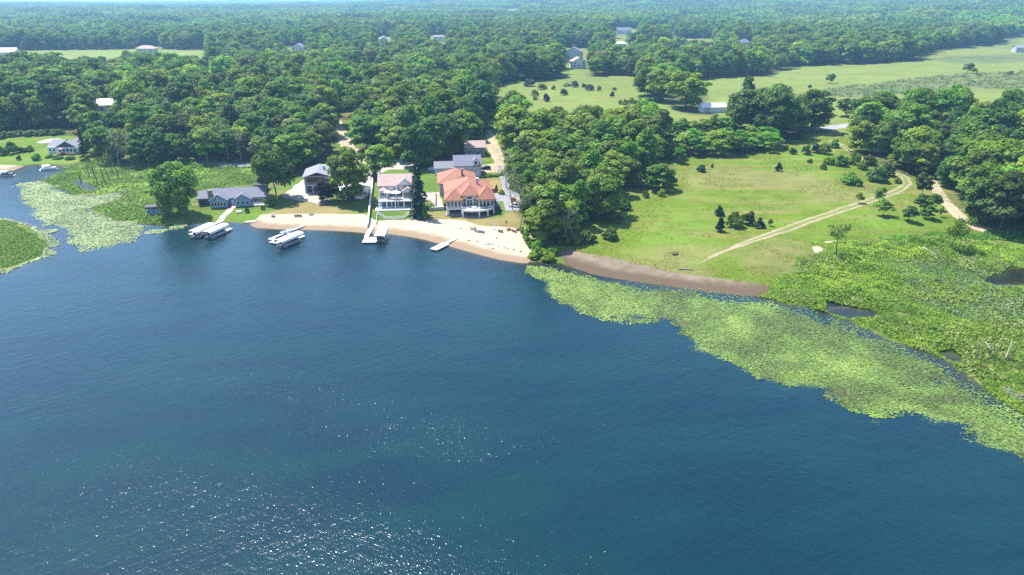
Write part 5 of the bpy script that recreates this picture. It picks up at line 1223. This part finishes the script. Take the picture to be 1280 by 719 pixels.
SH(779, 262, 5, 7, 'dark shrub at the wood foot above the bare patch', 'leaf_dark', 0); SH(768, 277, 4.5, 7, 'dark shrub at the wood foot below the bare patch', 'leaf_dark', 1); SH(762, 299, 4.5, 7, 'dark shrub at the wood corner nearest the brown shore', 'leaf_dark', 2)
MEAD = [(991, 192.5, 3.0, 3.4, 'needle', 'small dark bush alone at the upper right of the meadow'), (1007, 193, 4.6, 4.2, 'leaf_hedge', 'bright bush left in the upper roadside scatter'), (1020, 191, 4.6, 4.6, 'needle_blue', 'blue-green bush left of the dark round one by the road'), (1029.5, 192, 5.4, 5.8, 'leaf_dark', 'dark round bush in the upper roadside scatter'), (1042, 184.5, 4, 4.4, 'leaf', 'bush by the dirt track end near the road'), (1012, 203.5, 1.8, 2.4, 'leaf', 'very small bush below the bright roadside one'), (1029, 211.5, 2.6, 2.8, 'leaf_hedge', 'small bright bush farthest left of the track thicket'),
    (1036, 205, 4, 5, 'leaf_hedge', 'bright bush at the left of the track thicket'), (1051.5, 207, 5, 6.4, 'leaf', 'round bush in the middle of the track thicket'), (1067, 205, 5.5, 6, 'leaf', 'taller bush behind in the track thicket'), (1077, 211.5, 4, 5, 'leaf_hedge', 'bright low bush right in the track thicket'), (1086, 206, 5, 6, 'leaf', 'bush against the track wood in the thicket'), (1060, 229.5, 4.8, 6.4, 'leaf', 'wide bush below the track thicket on the open grass'), (1071, 232, 3.4, 4, 'leaf_hedge', 'lower bush joined right of the wide one on open grass'), (1096, 226, 6.4, 8.2, 'leaf_grey', 'big grey-green bush before the track wood'), (1108.5, 219.5, 6, 5.5, 'leaf_dark', 'dark bush right behind the big grey-green one'), (1122, 229, 2.4, 3, 'leaf', 'small bush inside the bend of the dirt track')]
for k, (x, y, h_, w_, mt, lb) in enumerate(MEAD): SH(x, y, h_ * 1.2, w_ * 1.3, lb, mt, k)
Y_(1074, 254, 4, 3, 'spindly sapling right beside the dirt track', 'leaf', 2); Y_(1099, 253, 5.6, 4.6, 'young tree upper of the pair below the track', 'leaf_dark', 1); Y_(1103, 270, 6.5, 6.4, 'wider young tree lower of the pair below the track', 'leaf', 3); Y_(1135, 276.5, 6, 5, 'solitary round young tree on the grass between the two tracks', 'leaf_dark', 0)
Y_(1152, 245, 9, 6.6, 'tallest young tree beside the right-hand track', 'leaf_dark', 1); Y_(1150, 266, 6.5, 5.6, 'left young tree of the trio beside the right-hand track', 'leaf_dark', 2); Y_(1159.5, 273.5, 5.5, 4.8, 'front young tree of the trio beside the right-hand track', 'leaf', 3); Y_(1165, 262, 6.5, 4.6, 'right young tree of the trio beside the right-hand track', 'leaf', 0); Y_(1175, 271.5, 4, 1.8, 'thin pale sapling right of the trio by the track', 'leaf_hedge', 1); Y_(1199, 284, 3, 2, 'thin sapling standing in the right-hand track verge', 'leaf_hedge', 2)
# back meadow scrub
BM = [(669, 120, 5, 6, 'largest left'), (683, 127, 5.5, 4.5, 'lowest'), (705, 119, 5, 5.5, 'round central'), (709, 108, 2.8, 6, 'flat upper'), (718, 109, 5, 5.5, 'upper central'), (692, 112, 3.2, 3.6, 'small upper left'), (678, 112, 5, 7, 'wide upper left'), (737, 113, 5, 6.5, 'wide upper right'), (730, 109.5, 3.6, 4, 'small upper right'), (749, 114, 4, 3.4, 'narrow right'), (765, 121.5, 4, 3.2, 'rightmost lower'), (768, 113, 2.6, 2.8, 'rightmost upper'), (669, 125, 2.6, 3.6, 'small low left'), (662, 108, 6, 9, 'tree-edge upper left')]
for k, (x, y, h_, w_, lb) in enumerate(BM): SH(x, y, h_ * 1.15, w_ * 1.3, lb + ' bush scattered over the back meadow', ['leaf_grey', 'needle_blue', 'leaf_dark'][k % 3], k, group='bushes scattered over the back meadow')
for k in range(9):
    x = 776 + k * 6.2; SH(x, 130.5 - .4 * k + (k % 2), 3.6 + (k % 3) * .6, 5, '%s bush from left in the low row below the round-maple grove' % ordn(k), 'leaf', k, group='bushes in the low row below the maple grove')
for x, y, h_, w_, mt, lb in ((1037, 104.5, 8, 8.4, 'leaf_dark', 'lone round tree in the middle of the big field'), (1209, 91.5, 9, 9.5, 'leaf_dark', 'left, larger tree of the pair far out in the big field'), (1217, 92, 5.5, 6, 'leaf', 'right, smaller tree of the pair far out in the big field'), (1262, 93.5, 4.5, 7, 'leaf_grey', 'low bush farthest right in the big field'), (1057.5, 145.5, 10, 13, 'leaf_dark', 'dark round tree above the grey road'), (1032, 143, 6, 7, 'leaf', 'bush left of the dark round tree above the road'), (1031, 154, 4.5, 6, 'leaf', 'low bush at the roadside below the dark round tree'), (1012, 110, 3, 4, 'leaf_grey', 'small bush left in the big field')):
    Y_(x, y, h_, w_, lb, mt, int(x) % 4) if h_ > 5 else SH(x, y, h_, w_, lb, mt, int(x))
# hedgerows
k = 0
for row, pts, hh in (('front', [(838, 198), (850, 193), (866, 193.5), (882, 194), (898, 194.5), (914, 193), (930, 190), (946, 187.5), (960, 185)], 8.5), ('front', [(846, 189), (861, 187.5), (876, 187.5), (892, 187), (908, 186), (924, 184), (940, 182.5), (955, 181)], 9), ('back', [(842, 174), (855, 172.5), (868, 171.5), (881, 170.5), (894, 169.5), (906, 168)], 9.5)):
    for j, (x, y) in enumerate(pts):
        ln = 'lakeside line of the front hedgerow' if k < 9 else 'rear line of the front hedgerow' if k < 17 else 'hedgerow before the white shed'
        Y_(x + random.uniform(-1.5, 1.5), y, hh * random.uniform(.85, 1.12), random.uniform(9, 11), '%s bright green tree from left in the %s' % (ordn(j), ln), 'leaf_hedge' if row == 'front' or j % 2 else 'leaf', k, group='trees of the ' + ln); k += 1
Y_(963, 191, 5.5, 5.5, 'pale bushy tree at the right end of the front hedgerow', 'leaf', 1); SH(982, 187, 3, 3.2, 'small bush past the right end of the front hedgerow', 'leaf', 2)
# shrubs by the beach end
for k, (x, y, h_, w_, lb) in enumerate(((655, 292, 2.8, 3, 'topmost bush of the green hedge closing off the sand'), (657.5, 298, 3, 3.2, 'second bush down the green hedge closing off the sand'), (660, 304, 3, 3.2, 'third bush down the green hedge closing off the sand'), (663, 309, 2.8, 3.2, 'lowest bush of the green hedge closing off the sand'), (676, 321, 4, 6, 'rounded shoreline bush between sand and brown shore'), (685, 325, 3.4, 6, 'bright shoreline bush at the start of the brown shore'), (671, 313, 4.5, 5, 'bush behind the rounded shoreline one'), (692, 318, 3.2, 5, 'low bush right of the rounded shoreline ones'), (668, 323, 2.4, 5, 'low grassy bush at the very tip of the sand'), (705, 304, 4.5, 7, 'dark bush under the wood front by the brown shore'), (735, 303, 4.5, 7, 'dark bush right along the wood front by the brown shore'), (720, 305, 4, 6, 'dark bush midway along the wood front by the brown shore'))):
    SH(x, y, h_, w_, lb, 'leaf_hedge' if k < 9 else 'leaf_dark', k)
B(683, 307, 15, 8, 'bright young tree leading the lake corner of the wood', 'leaf_hedge', 6); B(672, 302, 12, 7.5, 'lower bright tree left of the lake corner of the wood', 'leaf', 6)
JU(606.5, 238.5, 3.6, 1.6, 'dark little cypress left of the red car', 'needle', 0); JU(620.5, 240.5, 4.6, 1.9, 'dark little cypress right of the red car', 'needle', 1); SH(627, 243, 2.2, 3.4, 'shrub at the mouth of the paving right of the cypresses', 'leaf_hedge', 2); SH(617, 255.5, 1.8, 2.6, 'shrub at the right front corner of the tiled house', 'leaf', 1); JU(556.5, 262, 5, 1.5, 'thin dark cypress at the left front of the tiled house', 'needle', 2)
for k, (x, y, w_) in enumerate(((604, 222, 4), (612, 221, 4), (620, 220.5, 4), (627, 219, 3.5))): SH(x, y, 1.5, w_, '%s clipped shrub in the hedge before the dark blue car' % ORD[k], 'leaf_hedge', k, group='clipped hedge by the dark blue car')
for k, (x, y) in enumerate(((542, 205), (549, 204.5), (556, 204), (563, 203.5))): JU(x, y, 3.2, 2.2, '%s dark shrub from left along the grey garage wing' % ORD[k], 'leaf_dark', k, group='dark shrubs along the grey garage wing')
# shrubs of the reed house
for k, (x, y, h_, w_, mt) in enumerate(((3, 194, 5, 5, 'leaf_dark'), (12, 193, 5, 5, 'leaf_dark'), (20, 191, 4.5, 5, 'leaf'), (28, 190, 3.5, 5, 'leaf_hedge'), (36, 188.5, 3.5, 6, 'leaf_hedge'), (24, 200, 2.6, 2.8, 'leaf_dark'), (45, 200, 4, 6, 'leaf_hedge'), (14, 184, 4, 5, 'leaf'), (62, 197, 2, 5, 'leaf'), (73, 198.5, 2, 6, 'leaf_grey'), (88, 199, 2, 6, 'leaf'))):
    SH(x, y, h_, w_, ['leftmost dark round bush before the reed house lawn', 'second dark round bush before the reed house lawn', 'third round bush before the reed house lawn', 'fourth, bright bush toward the reed house', 'fifth, bright wide bush nearest the reed house', 'little dark bush alone on the reed house lawn', 'bright sloping bush above the reed house shore', 'bush behind the dark round ones by the reed house', 'low bed shrub left below the reed house', 'grey bed shrub below the reed house steps', 'low bed shrub right below the reed house'][k], mt, k)
for k in range(12): SH(2 + k * 6.6 + random.uniform(-1, 1), 172 - .45 * k + random.uniform(-1.5, 1.5), 3.6, 6, '%s pale scrub bush from left along the forest foot behind the reed house' % ordn(k), 'leaf_grey', k, group='pale scrub along the forest foot')

# ------------------------------------------------------------------ dead trees, snags and logs
def snag(px, py, h, label, r=.16, lean=(0, 0), br=3, mat='darkwood', leaves=0, seed=0, cat='dead tree', name='dead_tree', group=None, leafm='leaf'):
    rng = random.Random(seed); t = place(name, label, px, py, 0, cat, 0, group); mb = MB(); tip = Vector((lean[0], lean[1], h)); p = Vector((0, 0, -.5)); n = 4; prev = p; tips = []
    for i in range(1, n + 1):
        q = tip * (i / n) + Vector((rng.uniform(-.05, .05) * h, rng.uniform(-.05, .05) * h, 0)) * (i < n); mb.tube(prev, q, r * (1 - .75 * (i - 1) / n), r * (1 - .75 * i / n), 6); prev = q; tips.append(q)
    lb_ = []
    for k in range(br):
        u = rng.uniform(.4, .95); q = tip * u; a = rng.uniform(0, 6.28); L = h * rng.uniform(.14, .3); e = q + Vector((math.cos(a) * L, math.sin(a) * L, L * rng.uniform(.3, .9))); mid = q.lerp(e, .5) + Vector((0, 0, -.05 * L))
        mb.tube(q, mid, r * .4, r * .25, 5); mb.tube(mid, e, r * .25, r * .06, 5); lb_.append(e)
        for z in range(2): a2 = a + rng.uniform(-1, 1); e2 = mid + Vector((math.cos(a2), math.sin(a2), .6)) * L * .45; mb.tube(mid, e2, r * .18, r * .05, 4); lb_.append(e2)
    mb.build('trunk', M[mat], t)
    if leaves:
        rg = np.random.default_rng(seed); cc = np.concatenate([np.array(e)[None] + rg.normal(0, h * .06, (leaves, 3)) for e in lb_]); cc[:, 2] = np.maximum(cc[:, 2], .3)
        V, F = quads(cc, rg.normal(size=cc.shape) + np.array([0, 0, .6]), np.full(len(cc), .4), rg); link('crown', mesh_np('crown', V, F, M[leafm], {'tint': ('FACE', rg.random(len(cc)))}), t)
    return t
snag(1046, 321, 9.5, 'half-bare small tree with sparse leaves at the marsh edge', .2, (-1.2, .3), 9, 'darkwood', 22, 3)
t = snag(1185, 314, 10, 'leaning trunk wrapped in bright green leaves at the back of the marsh', .25, (3.2, .8), 12, 'darkwood', 40, 4, 'tree', 'leaning_tree', leafm='leaf_hedge')
snag(704, 303, 12, 'grey dead tree with bare branches at the wood corner by the brown shore', .24, (1.5, -1), 14, 'deadwood', 0, 5); snag(716, 301, 9, 'smaller grey dead tree right of the first at the wood corner', .18, (-1.5, -1), 10, 'deadwood', 0, 6)
for k, (x, y, h_, lx) in enumerate(((122, 231, 10.5, -2.2), (132.5, 230, 11.5, -1.6), (136, 224, 9.5, -1.4), (147, 222, 9.5, -.6), (101, 229, 5.5, .2), (117, 216, 7.5, -.8), (141, 216, 9, -.5), (112, 222, 6, -.4))):
    snag(x, y, h_, '%s dark dead trunk from left standing in the reedy shallows' % ORD[[2, 4, 5, 7, 0, 3, 6, 1][k]], .22, (lx, 0), 3, 'darkwood', 5, 20 + k, group='dead trunks in the reedy shallows')
for k, (x, y, h_, lx) in enumerate(((1221, 449, 2.9, -.1), (1225, 463, 2.2, -.2), (1232.5, 460, 5.2, 0), (1243, 459, 6.6, 0), (1253, 461, 5.2, .6), (1261, 452, 4, .3), (1271, 468, 6, .9), (1278, 462, 7, .3), (1265, 444, 5, .9), (1237, 446, 4, 0), (1249, 441, 5, .2))):
    snag(x, y, h_, '%s thin dead stem from left standing in the right-hand marsh' % ORD[[0, 1, 2, 4, 6, 7, 9, 10, 8, 3, 5][k]], .10, (lx, 0), 3, 'darkwood', 0, 40 + k, group='dead stems standing in the right-hand marsh')
for k, (x, y, h_, lb) in enumerate(((150, 209, 17, 'leftmost grey dead tree in the forest front behind the reeds'), (166, 208, 15, 'second grey dead tree in the forest front behind the reeds'), (260, 203, 16, 'grey dead tree in the forest front straight above the willow'), (286, 200, 19, 'tall purple-grey dead tree in the forest behind the blue cottage'), (301, 201, 14, 'shorter dead tree right of the tall purple-grey one'), (641, 262, 16, 'grey bare tree at the wood edge by the drive'), (650, 285, 15, 'grey bare tree at the wood edge above the beach hedge'), (634, 236, 14, 'grey bare tree at the wood edge where the drive narrows'))):
    snag(x, y, h_, lb, .22, (.8 * (-1) ** k, -.6), 18, 'deadwood', 5, 80 + k, leafm='leaf_grey')
def log(px0, py0, px1, py1, r, label, mat='deadwood', z=.2, z1=None):
    a, b_ = at1(px0, py0), at1(px1, py1); t = thing('log', label, 'log', a); d = b_ - a; d.z = 0; mb = MB(); e = d + Vector((0, 0, z1 if z1 is not None else z)); mb.tube((0, 0, z), e, r, r * .55, 7)
    for k in range(3): q = Vector((0, 0, z)).lerp(e, .35 + .2 * k); mb.tube(q, q + Vector((random.uniform(-.8, .8), random.uniform(-.8, .8), .7)), r * .4, r * .1, 5)
    mb.build('trunk', M[mat], t); return t
log(1096, 312, 1106, 320, .22, 'white fallen log, left of the two lying at the back of the marsh'); log(1154, 310, 1170, 320, .26, 'white fallen log, right of the two lying at the back of the marsh'); log(1080, 313, 1094, 316, .14, 'thin pale fallen branch left of the white logs'); log(1198, 316, 1204, 306, .2, 'broken pale log leaning by the leafy leaning trunk', z1=1.2)
log(1228, 440, 1240, 448, .16, 'white broken trunk hung up among the dead stems', z=2.6, z1=1.4); log(1256, 450, 1261, 440, .14, 'second white broken stem among the dead stems', z=.5, z1=3); log(163, 252, 160, 246, .25, 'dark broken stump in the reeds left of the willow', 'darkwood', .3, 3.0)
for k in range(14):
    x = 1248 + random.uniform(0, 32); y = 486 + (x - 1248) * .45 + random.uniform(-3, 4); log(x, y, x + random.uniform(4, 12), y + random.uniform(1, 7), .07, 'grey driftwood stick tangled in the heap on the right-hand marsh shore', 'deadwood', random.uniform(.1, .4), random.uniform(.1, .7))['group'] = 'driftwood heap on the marsh shore'

# ------------------------------------------------------------------ lily pads, marsh plants, reeds: past counting
def in_px(poly, n, seed, wob=2.5):
    rng = np.random.default_rng(seed); a = poly_flat(poly); lo, hi = a.min(0) - wob, a.max(0) + wob
    P = rng.uniform(lo, hi, (n, 2)); k = sdist(P, a) + wob * vnoise(P[:, 0], P[:, 1], 7, seed) + wob * .6 * vnoise(P[:, 0], P[:, 1], 2.4, seed + 1); return P[k > 0], k[k > 0], rng
def bbox_n(poly, per):
    a = poly_flat(poly) if not isinstance(poly, np.ndarray) else poly
    return per * np.prod(a.max(0) - a.min(0) + 8)
LILY_R = [(650, 330), (664, 342), (684, 352), (688, 366), (693, 376), (720, 388), (755, 398), (782, 402), (800, 397), (838, 399), (846, 409), (858, 428), (872, 438), (905, 452), (935, 466), (960, 478), (985, 487), (1030, 487), (1060, 506), (1092, 524), (1122, 525), (1146, 523), (1166, 531), (1192, 537), (1216, 542), (1232, 560), (1262, 572), (1290, 584), (1350, 610), (1420, 640), (1420, 612), (1285, 516), (1248, 496), (1202, 463), (1140, 434), (1085, 412), (1012, 384), (968, 375), (920, 369), (840, 358), (768, 349), (716, 337), (690, 330), (668, 329)]
LILY_L = [(26, 229), (22, 240), (30, 256), (40, 268), (60, 281), (88, 289), (96, 305), (115, 315), (140, 311), (164, 302), (176, 294), (182, 283), (150, 277), (128, 271), (112, 264), (124, 258), (152, 250), (158, 238), (125, 244), (95, 245), (72, 236), (52, 227)]
LILY_I = [(-100, 270), (-30, 268), (0, 272), (20, 276), (46, 284), (62, 292), (68, 305), (62, 318), (40, 328), (10, 340), (-30, 352), (-110, 365)]
NPAD = [bbox_n(LILY_R, 46.0), bbox_n(LILY_L, 17), bbox_n(LILY_I, 17)]
SPECK = [(180, 290), (215, 283), (262, 284), (240, 300), (190, 306)]
def pads(name, label, specs, mat, kind='stuff'):
    VV, TT = [], []
    for poly, n, seed, dens, size, wob in specs:
        P, k, rng = in_px(poly, n, seed, wob)
        d = dens(P, k); keep = (rng.random(len(P)) < d) & (land_sd(P) < .6); P = P[keep]; k = k[keep]; n_ = len(P)
        s = size * rng.uniform(.45, 1.6, n_); th = rng.uniform(0, 6.28, n_); tl = rng.normal(0, .16, (n_, 2)); z = rng.uniform(.012, .10, n_) * (1 + 1.2 * (rng.random(n_) < .2))
        ang = th[:, None] + np.array([.15, 1.15, 2.1, 3.14, 4.2, 5.15, 6.13])[None]; r_ = s[:, None] * np.array([1, .96, 1, 1, 1, .96, 1])[None]
        X = np.cos(ang) * r_; Y = np.sin(ang) * r_
        Z = z[:, None] + X * tl[:, :1] + Y * tl[:, 1:]
        Z = np.maximum(Z, .008)
        VV.append(np.stack([X + P[:, :1], Y + P[:, 1:], Z], -1)); TT.append(np.clip(.5 + .30 * vnoise(P[:, 0], P[:, 1], 11, seed + 5) + .22 * vnoise(P[:, 0], P[:, 1], 3.5, seed + 6) + rng.normal(0, .14, n_) , 0, 1))
    V = np.concatenate(VV); n_ = len(V); me = mesh_np(name, V.reshape(-1, 3), np.arange(n_ * 7).reshape(-1, 7), mat, {'tint': ('FACE', np.concatenate(TT))})
    o = link(name, me); tag(o, label, 'plants', kind=kind); print(name, n_); return o
def padmat(name, cols, rough=.5):
    m, nt = nmat(name); N = NT(nt); out = N.n('ShaderNodeOutputMaterial'); b = N.n('ShaderNodeBsdfPrincipled'); b.inputs['Roughness'].default_value = rough; b.inputs['Specular IOR Level'].default_value = .3
    cr = N.n('ShaderNodeValToRGB'); e = cr.color_ramp.elements; e[0].color = (*cols[0], 1); e[1].color = (*cols[-1], 1)
    for i, c in enumerate(cols[1:-1]): x = e.new((i + 1) / (len(cols) - 1)); x.color = (*c, 1)
    N.l(N.n('ShaderNodeAttribute', attribute_name='tint').outputs['Fac'], cr.inputs[0]); N.l(cr.outputs[0], b.inputs['Base Color']); N.l(b.outputs[0], out.inputs[0]); return m
M['pad'] = padmat('lily_pad', [(.060, .060, .018), (.070, .115, .020), (.125, .200, .032), (.200, .265, .055)])
M['pad_pale'] = padmat('pale_lily_pad', [(.075, .105, .035), (.115, .170, .050), (.175, .240, .080), (.24, .30, .12)], .6)
def dens_r(P, k):
    px_, py_, _ = project(P[:, 0], P[:, 1], np.zeros(len(P)))
    sd = -land_sd(P)
    d = (.26 + .60 * ss(3, 11, sd)) * (.12 + .88 * ss(0, 4.5, k + 1.5 * vnoise(P[:, 0], P[:, 1], 1.6, 57))) + .25 * vnoise(P[:, 0], P[:, 1], 6, 50)
    east = ss(930, 1000, px_) ; d = d * (1 - .15 * ss(9, 2, sd)) * (1 - .15 * east * ss(10, 5, sd))
    d *= 1 - .8 * ss(.25, .6, vnoise(P[:, 0], P[:, 1], 6, 51) - .05 * sd + .25)
    hole = poly_flat([(842, 400), (852, 390), (868, 385), (880, 388), (876, 396), (860, 402), (846, 407)]); d *= 1 - .8 * ss(-1, 1.5, sdist(P, hole))
    lowp = poly_flat([(752, 343), (800, 350), (880, 362), (950, 371), (940, 376), (860, 370), (770, 356)]); d *= 1 - .5 * ss(-1, 2, sdist(P, lowp))
    return np.clip(d, .03, 1)
pads('lily_pads', 'broad band of yellow-green lily pads along the brown shore and marsh', [(LILY_R, int(NPAD[0]), 60, dens_r, .18, 2.6)], M['pad'])
M['duckweed'] = soil('duckweed', (.090, .150, .030), (.150, .215, .050), 3.2, .35, rough=.6, grain=.3)
M['duckweed_pale'] = soil('pale_duckweed', (.110, .155, .055), (.165, .215, .085), 3.2, .35, rough=.6, grain=.3)
for pl, mt in ((LILY_R, 'duckweed'), (LILY_L, 'duckweed_pale')):
    a_ = poly_flat(pl); sheet('duckweed', lambda P: np.minimum(.55 * (sdist(P, a_) - 1.6), .5 * (-land_sd(P) - (7.5 if mt == 'duckweed' else .5))) + 1.3 * vnoise(P[:, 0], P[:, 1], 5, 59) - .2, bb(a_), .8, M[mt], .006, 'stuff', 0.0)
dl = lambda P, k: np.clip(.82 + .5 * vnoise(P[:, 0], P[:, 1], 8, 52), .1, 1) * (.15 + .85 * ss(0, 4, k + 1.5 * vnoise(P[:, 0], P[:, 1], 1.8, 58)))
pads('lily_pads', 'pale lily pads filling the shallows by the channel and round the reed island', [(LILY_L, int(NPAD[1]), 61, dl, .23, 2.5), (LILY_I, int(NPAD[2]), 62, lambda P, k: np.clip(.8 + .4 * vnoise(P[:, 0], P[:, 1], 7, 53), .1, 1), .23, 2.5), (SPECK, 30000, 63, lambda P, k: .25 * ss(.35, .7, vnoise(P[:, 0], P[:, 1], 6, 54)), .33, 2)], M['pad_pale'])

def tufts(name, label, specs, mat):
    """low leafy plants: heaps of leaf faces whose height follows the growth of the patch"""
    VV, FF, TT, k0 = [], [], [], 0
    for poly, n, seed, hfun, leaf, up in specs:
        a = poly_at(poly) if not isinstance(poly, np.ndarray) else poly; rng = np.random.default_rng(seed); P = rng.uniform(a.min(0), a.max(0), (n, 2)); s = sdist(P, a) + 2.5 * vnoise(P[:, 0], P[:, 1], 5, seed); P = P[s > 0]; s = s[s > 0]
        z = height(P[:, 0], P[:, 1]); ok_ = z > -.05; P, z, s = P[ok_], z[ok_], s[ok_]
        hh, tt = hfun(P, s); n_ = len(P)
        keep = hh > .05; P, z, hh, tt = P[keep], z[keep], hh[keep], tt[keep]; n_ = len(P)
        c = np.stack([P[:, 0], P[:, 1], z + hh * rng.uniform(.25, 1.0, n_)], -1)
        if up: nr = np.stack([rng.normal(size=n_), rng.normal(size=n_), rng.uniform(1.0, 2.6, n_)], -1); V, F = quads(c, nr, np.full(n_, leaf), rng, 2.2, (.0, .0, 1.0))
        else:
            e = .6; gx_ = hfun(P + [e, 0], s)[0] - hh if False else 0
            nr = rng.normal(size=(n_, 3)) * .5 + np.array([0, 0, 1]); V, F = quads(c, nr, np.full(n_, leaf), rng)
        VV.append(V); FF.append(F + k0); k0 += len(V); TT.append(np.clip(tt + rng.normal(0, .16, n_), 0, 1))
    me = mesh_np(name, np.concatenate(VV), np.concatenate(FF), mat, {'tint': ('FACE', np.concatenate(TT))}); o = link(name, me); tag(o, label, 'plants', kind='stuff'); print(name, len(me.polygons)); return o
BRUSH = [poly_at(p) for p in ([(1000, 352), (1020, 330), (1060, 322), (1100, 330), (1130, 352), (1120, 372), (1135, 385), (1110, 388), (1080, 372), (1050, 372), (1010, 372)], [(1010, 375), (1040, 376), (1045, 392), (1020, 390)], [(1150, 412), (1190, 408), (1230, 415), (1215, 430), (1180, 437), (1140, 428)], [(1040, 303), (1090, 300), (1180, 297), (1236, 304), (1240, 318), (1150, 325), (1060, 322)])]
def h_marsh(P, s):
    b_ = np.max([ss(-3, 4, sdist(P, q)) for q in BRUSH], 0)
    lump = np.clip(vnoise(P[:, 0], P[:, 1], 4.2, 71) * .8 + .5 * vnoise(P[:, 0], P[:, 1], 2.0, 72) + .35, 0, 1.6)
    h_ = (.15 + 1.5 * b_ * lump + .35 * lump) * ss(-.5, 3, s) * (.3 + .7 * ss(-.6, -.2, vnoise(P[:, 0], P[:, 1], 5.5, 78) + .8 * b_))
    t_ = .44 + .30 * vnoise(P[:, 0], P[:, 1], 14, 73) + .2 * vnoise(P[:, 0], P[:, 1], 5, 69) + .16 * (lump - .5) + .1 * b_
    return h_, t_
MR = [(952, 373), (968, 352), (990, 336), (1012, 320), (1022, 306), (1060, 304), (1110, 301), (1180, 295), (1236, 303), (1300, 309), (1420, 322), (1560, 420), (1480, 630), (1420, 612), (1285, 520), (1202, 465), (1085, 413), (1012, 386)]
tufts('marsh_plants', 'thick bright green marsh growth between the meadow and the lily band', [(MARSH_R, 420000, 70, h_marsh, .42, False)], M['leaf_marsh'])
M['sedge'] = leafmat('sedge_blade', (.11, .135, .026), (.18, .215, .045), (.28, .29, .09), .35, 0.0)
tufts('sedge', 'straw-coloured sedge and dead stalks in streaks through the marsh', [(MARSH_R, 90000, 66, lambda P, s: (np.where(vnoise(P[:, 0], P[:, 1], 10, 67) + .7 * vnoise(P[:, 0], P[:, 1], 3, 68) > .35, .75, 0) * ss(0, 2, s), np.clip(.5 + .3 * vnoise(P[:, 0], P[:, 1], 6, 65), 0, 1)), .36, True)], M['sedge'])
M['leaf_water'] = leafmat('water_leaf', (.085, .125, .045), (.15, .21, .075), (.25, .32, .13), .25, 0.0)
PALE = poly_at([(1100, 320), (1180, 312), (1290, 318), (1400, 330), (1400, 440), (1290, 430), (1235, 410), (1150, 385), (1125, 360)])
tufts('water_plants', 'pale broad-leaved plants carpeting the middle of the marsh', [(PALE, 60000, 74, lambda P, s: ((.35 + .5 * np.clip(vnoise(P[:, 0], P[:, 1], 3, 75), 0, 1)) * ss(0, 5, s + 3 * vnoise(P[:, 0], P[:, 1], 10, 77)) * (vnoise(P[:, 0], P[:, 1], 6, 79) > -.35), .5 + .3 * vnoise(P[:, 0], P[:, 1], 9, 76)), .40, False)], M['leaf_water'])
M['reed'] = leafmat('reed_blade', (.115, .200, .024), (.190, .300, .050), (.290, .370, .110), .4, 0.0)
def h_reed(P, s): return (.25 + .6 * np.clip(.4 + vnoise(P[:, 0], P[:, 1], 9, 81), 0, 1.3)) * ss(-.5, 2.5, s), .5 + .3 * vnoise(P[:, 0], P[:, 1], 12, 82) + .1 * vnoise(P[:, 0], P[:, 1], 3, 83)
tufts('reeds', 'tall green reeds and sedge around the left-hand channel', [(MARSH_L, 5000, 80, h_reed, .7, True), (MARSH_L, 130000, 85, lambda P, s: (.4 * h_reed(P, s)[0] * (vnoise(P[:, 0], P[:, 1], 6, 87) > -.3), h_reed(P, s)[1] + .1), .5, False), (ISLE, 30000, 84, lambda P, s: (.45 * h_reed(P, s)[0] * ss(-.5, 3, s), h_reed(P, s)[1] - .05), .45, False)], M['reed'])
def h_grass(P, s): return .18 + .5 * np.clip(vnoise(P[:, 0], P[:, 1], 6, 91), 0, 1), .45 + .35 * vnoise(P[:, 0], P[:, 1], 18, 92)
M['tallgrass'] = leafmat('tall_grass', (.085, .105, .022), (.135, .160, .032), (.22, .22, .07), .3, 0.0)
tufts('grass', 'rough tall grass fringing the brown shore and marsh edge', [([(1236, 300), (1300, 306), (1420, 320), (1420, 300), (1300, 296), (1240, 291), (1190, 290), (1100, 298)], 30000, 93, h_grass, .45, False)], M['leaf_marsh'])
ROWS = poly_at([(985, 120), (1060, 108), (1160, 96), (1300, 88), (1420, 90), (1420, 110), (1200, 112), (1060, 122)])
def h_row(P, s):
    c, s_ = math.cos(.3), math.sin(.3); v = P[:, 1] * c - P[:, 0] * s_; ph = np.abs(((v / 9.0) % 1) - .5); return np.where((ph < .17) & (vnoise(P[:, 0], P[:, 1], 4, 95) > -.1), 1.2, 0), .4 + .2 * vnoise(P[:, 0], P[:, 1], 20, 96)
tufts('crop_rows', 'low planted rows striping the big field', [(ROWS, 110000, 94, h_row, .9, False)], M['leaf_water'])


M['meadow_blade'] = leafmat('meadow_blade', (.105, .165, .016), (.150, .210, .028), (.230, .225, .080), .3, 0.0)
TRK = poly_at([(872, 331), (896, 318), (935, 303), (980, 288), (1020, 273), (1060, 260), (1100, 247), (1122, 239), (1134, 230), (1131, 222), (1120, 217)])
def h_mead(P, s):
    pt = vnoise(P[:, 0], P[:, 1], 11, 111) + .6 * vnoise(P[:, 0], P[:, 1], 3.5, 112) + .7 * (s < 9)
    return np.where(pt > .2, .05 + .10 * np.clip(pt, 0, 1.2), 0) * (dist_line(P, TRK) > 2.4), .42 + .25 * vnoise(P[:, 0], P[:, 1], 22, 113) + .15 * vnoise(P[:, 0], P[:, 1], 4, 114)
tufts('meadow_grass', 'uneven weedy tussocks over the lakeside meadow', [(MEADOW, 110000, 110, h_mead, .30, False)], M['meadow_blade'])
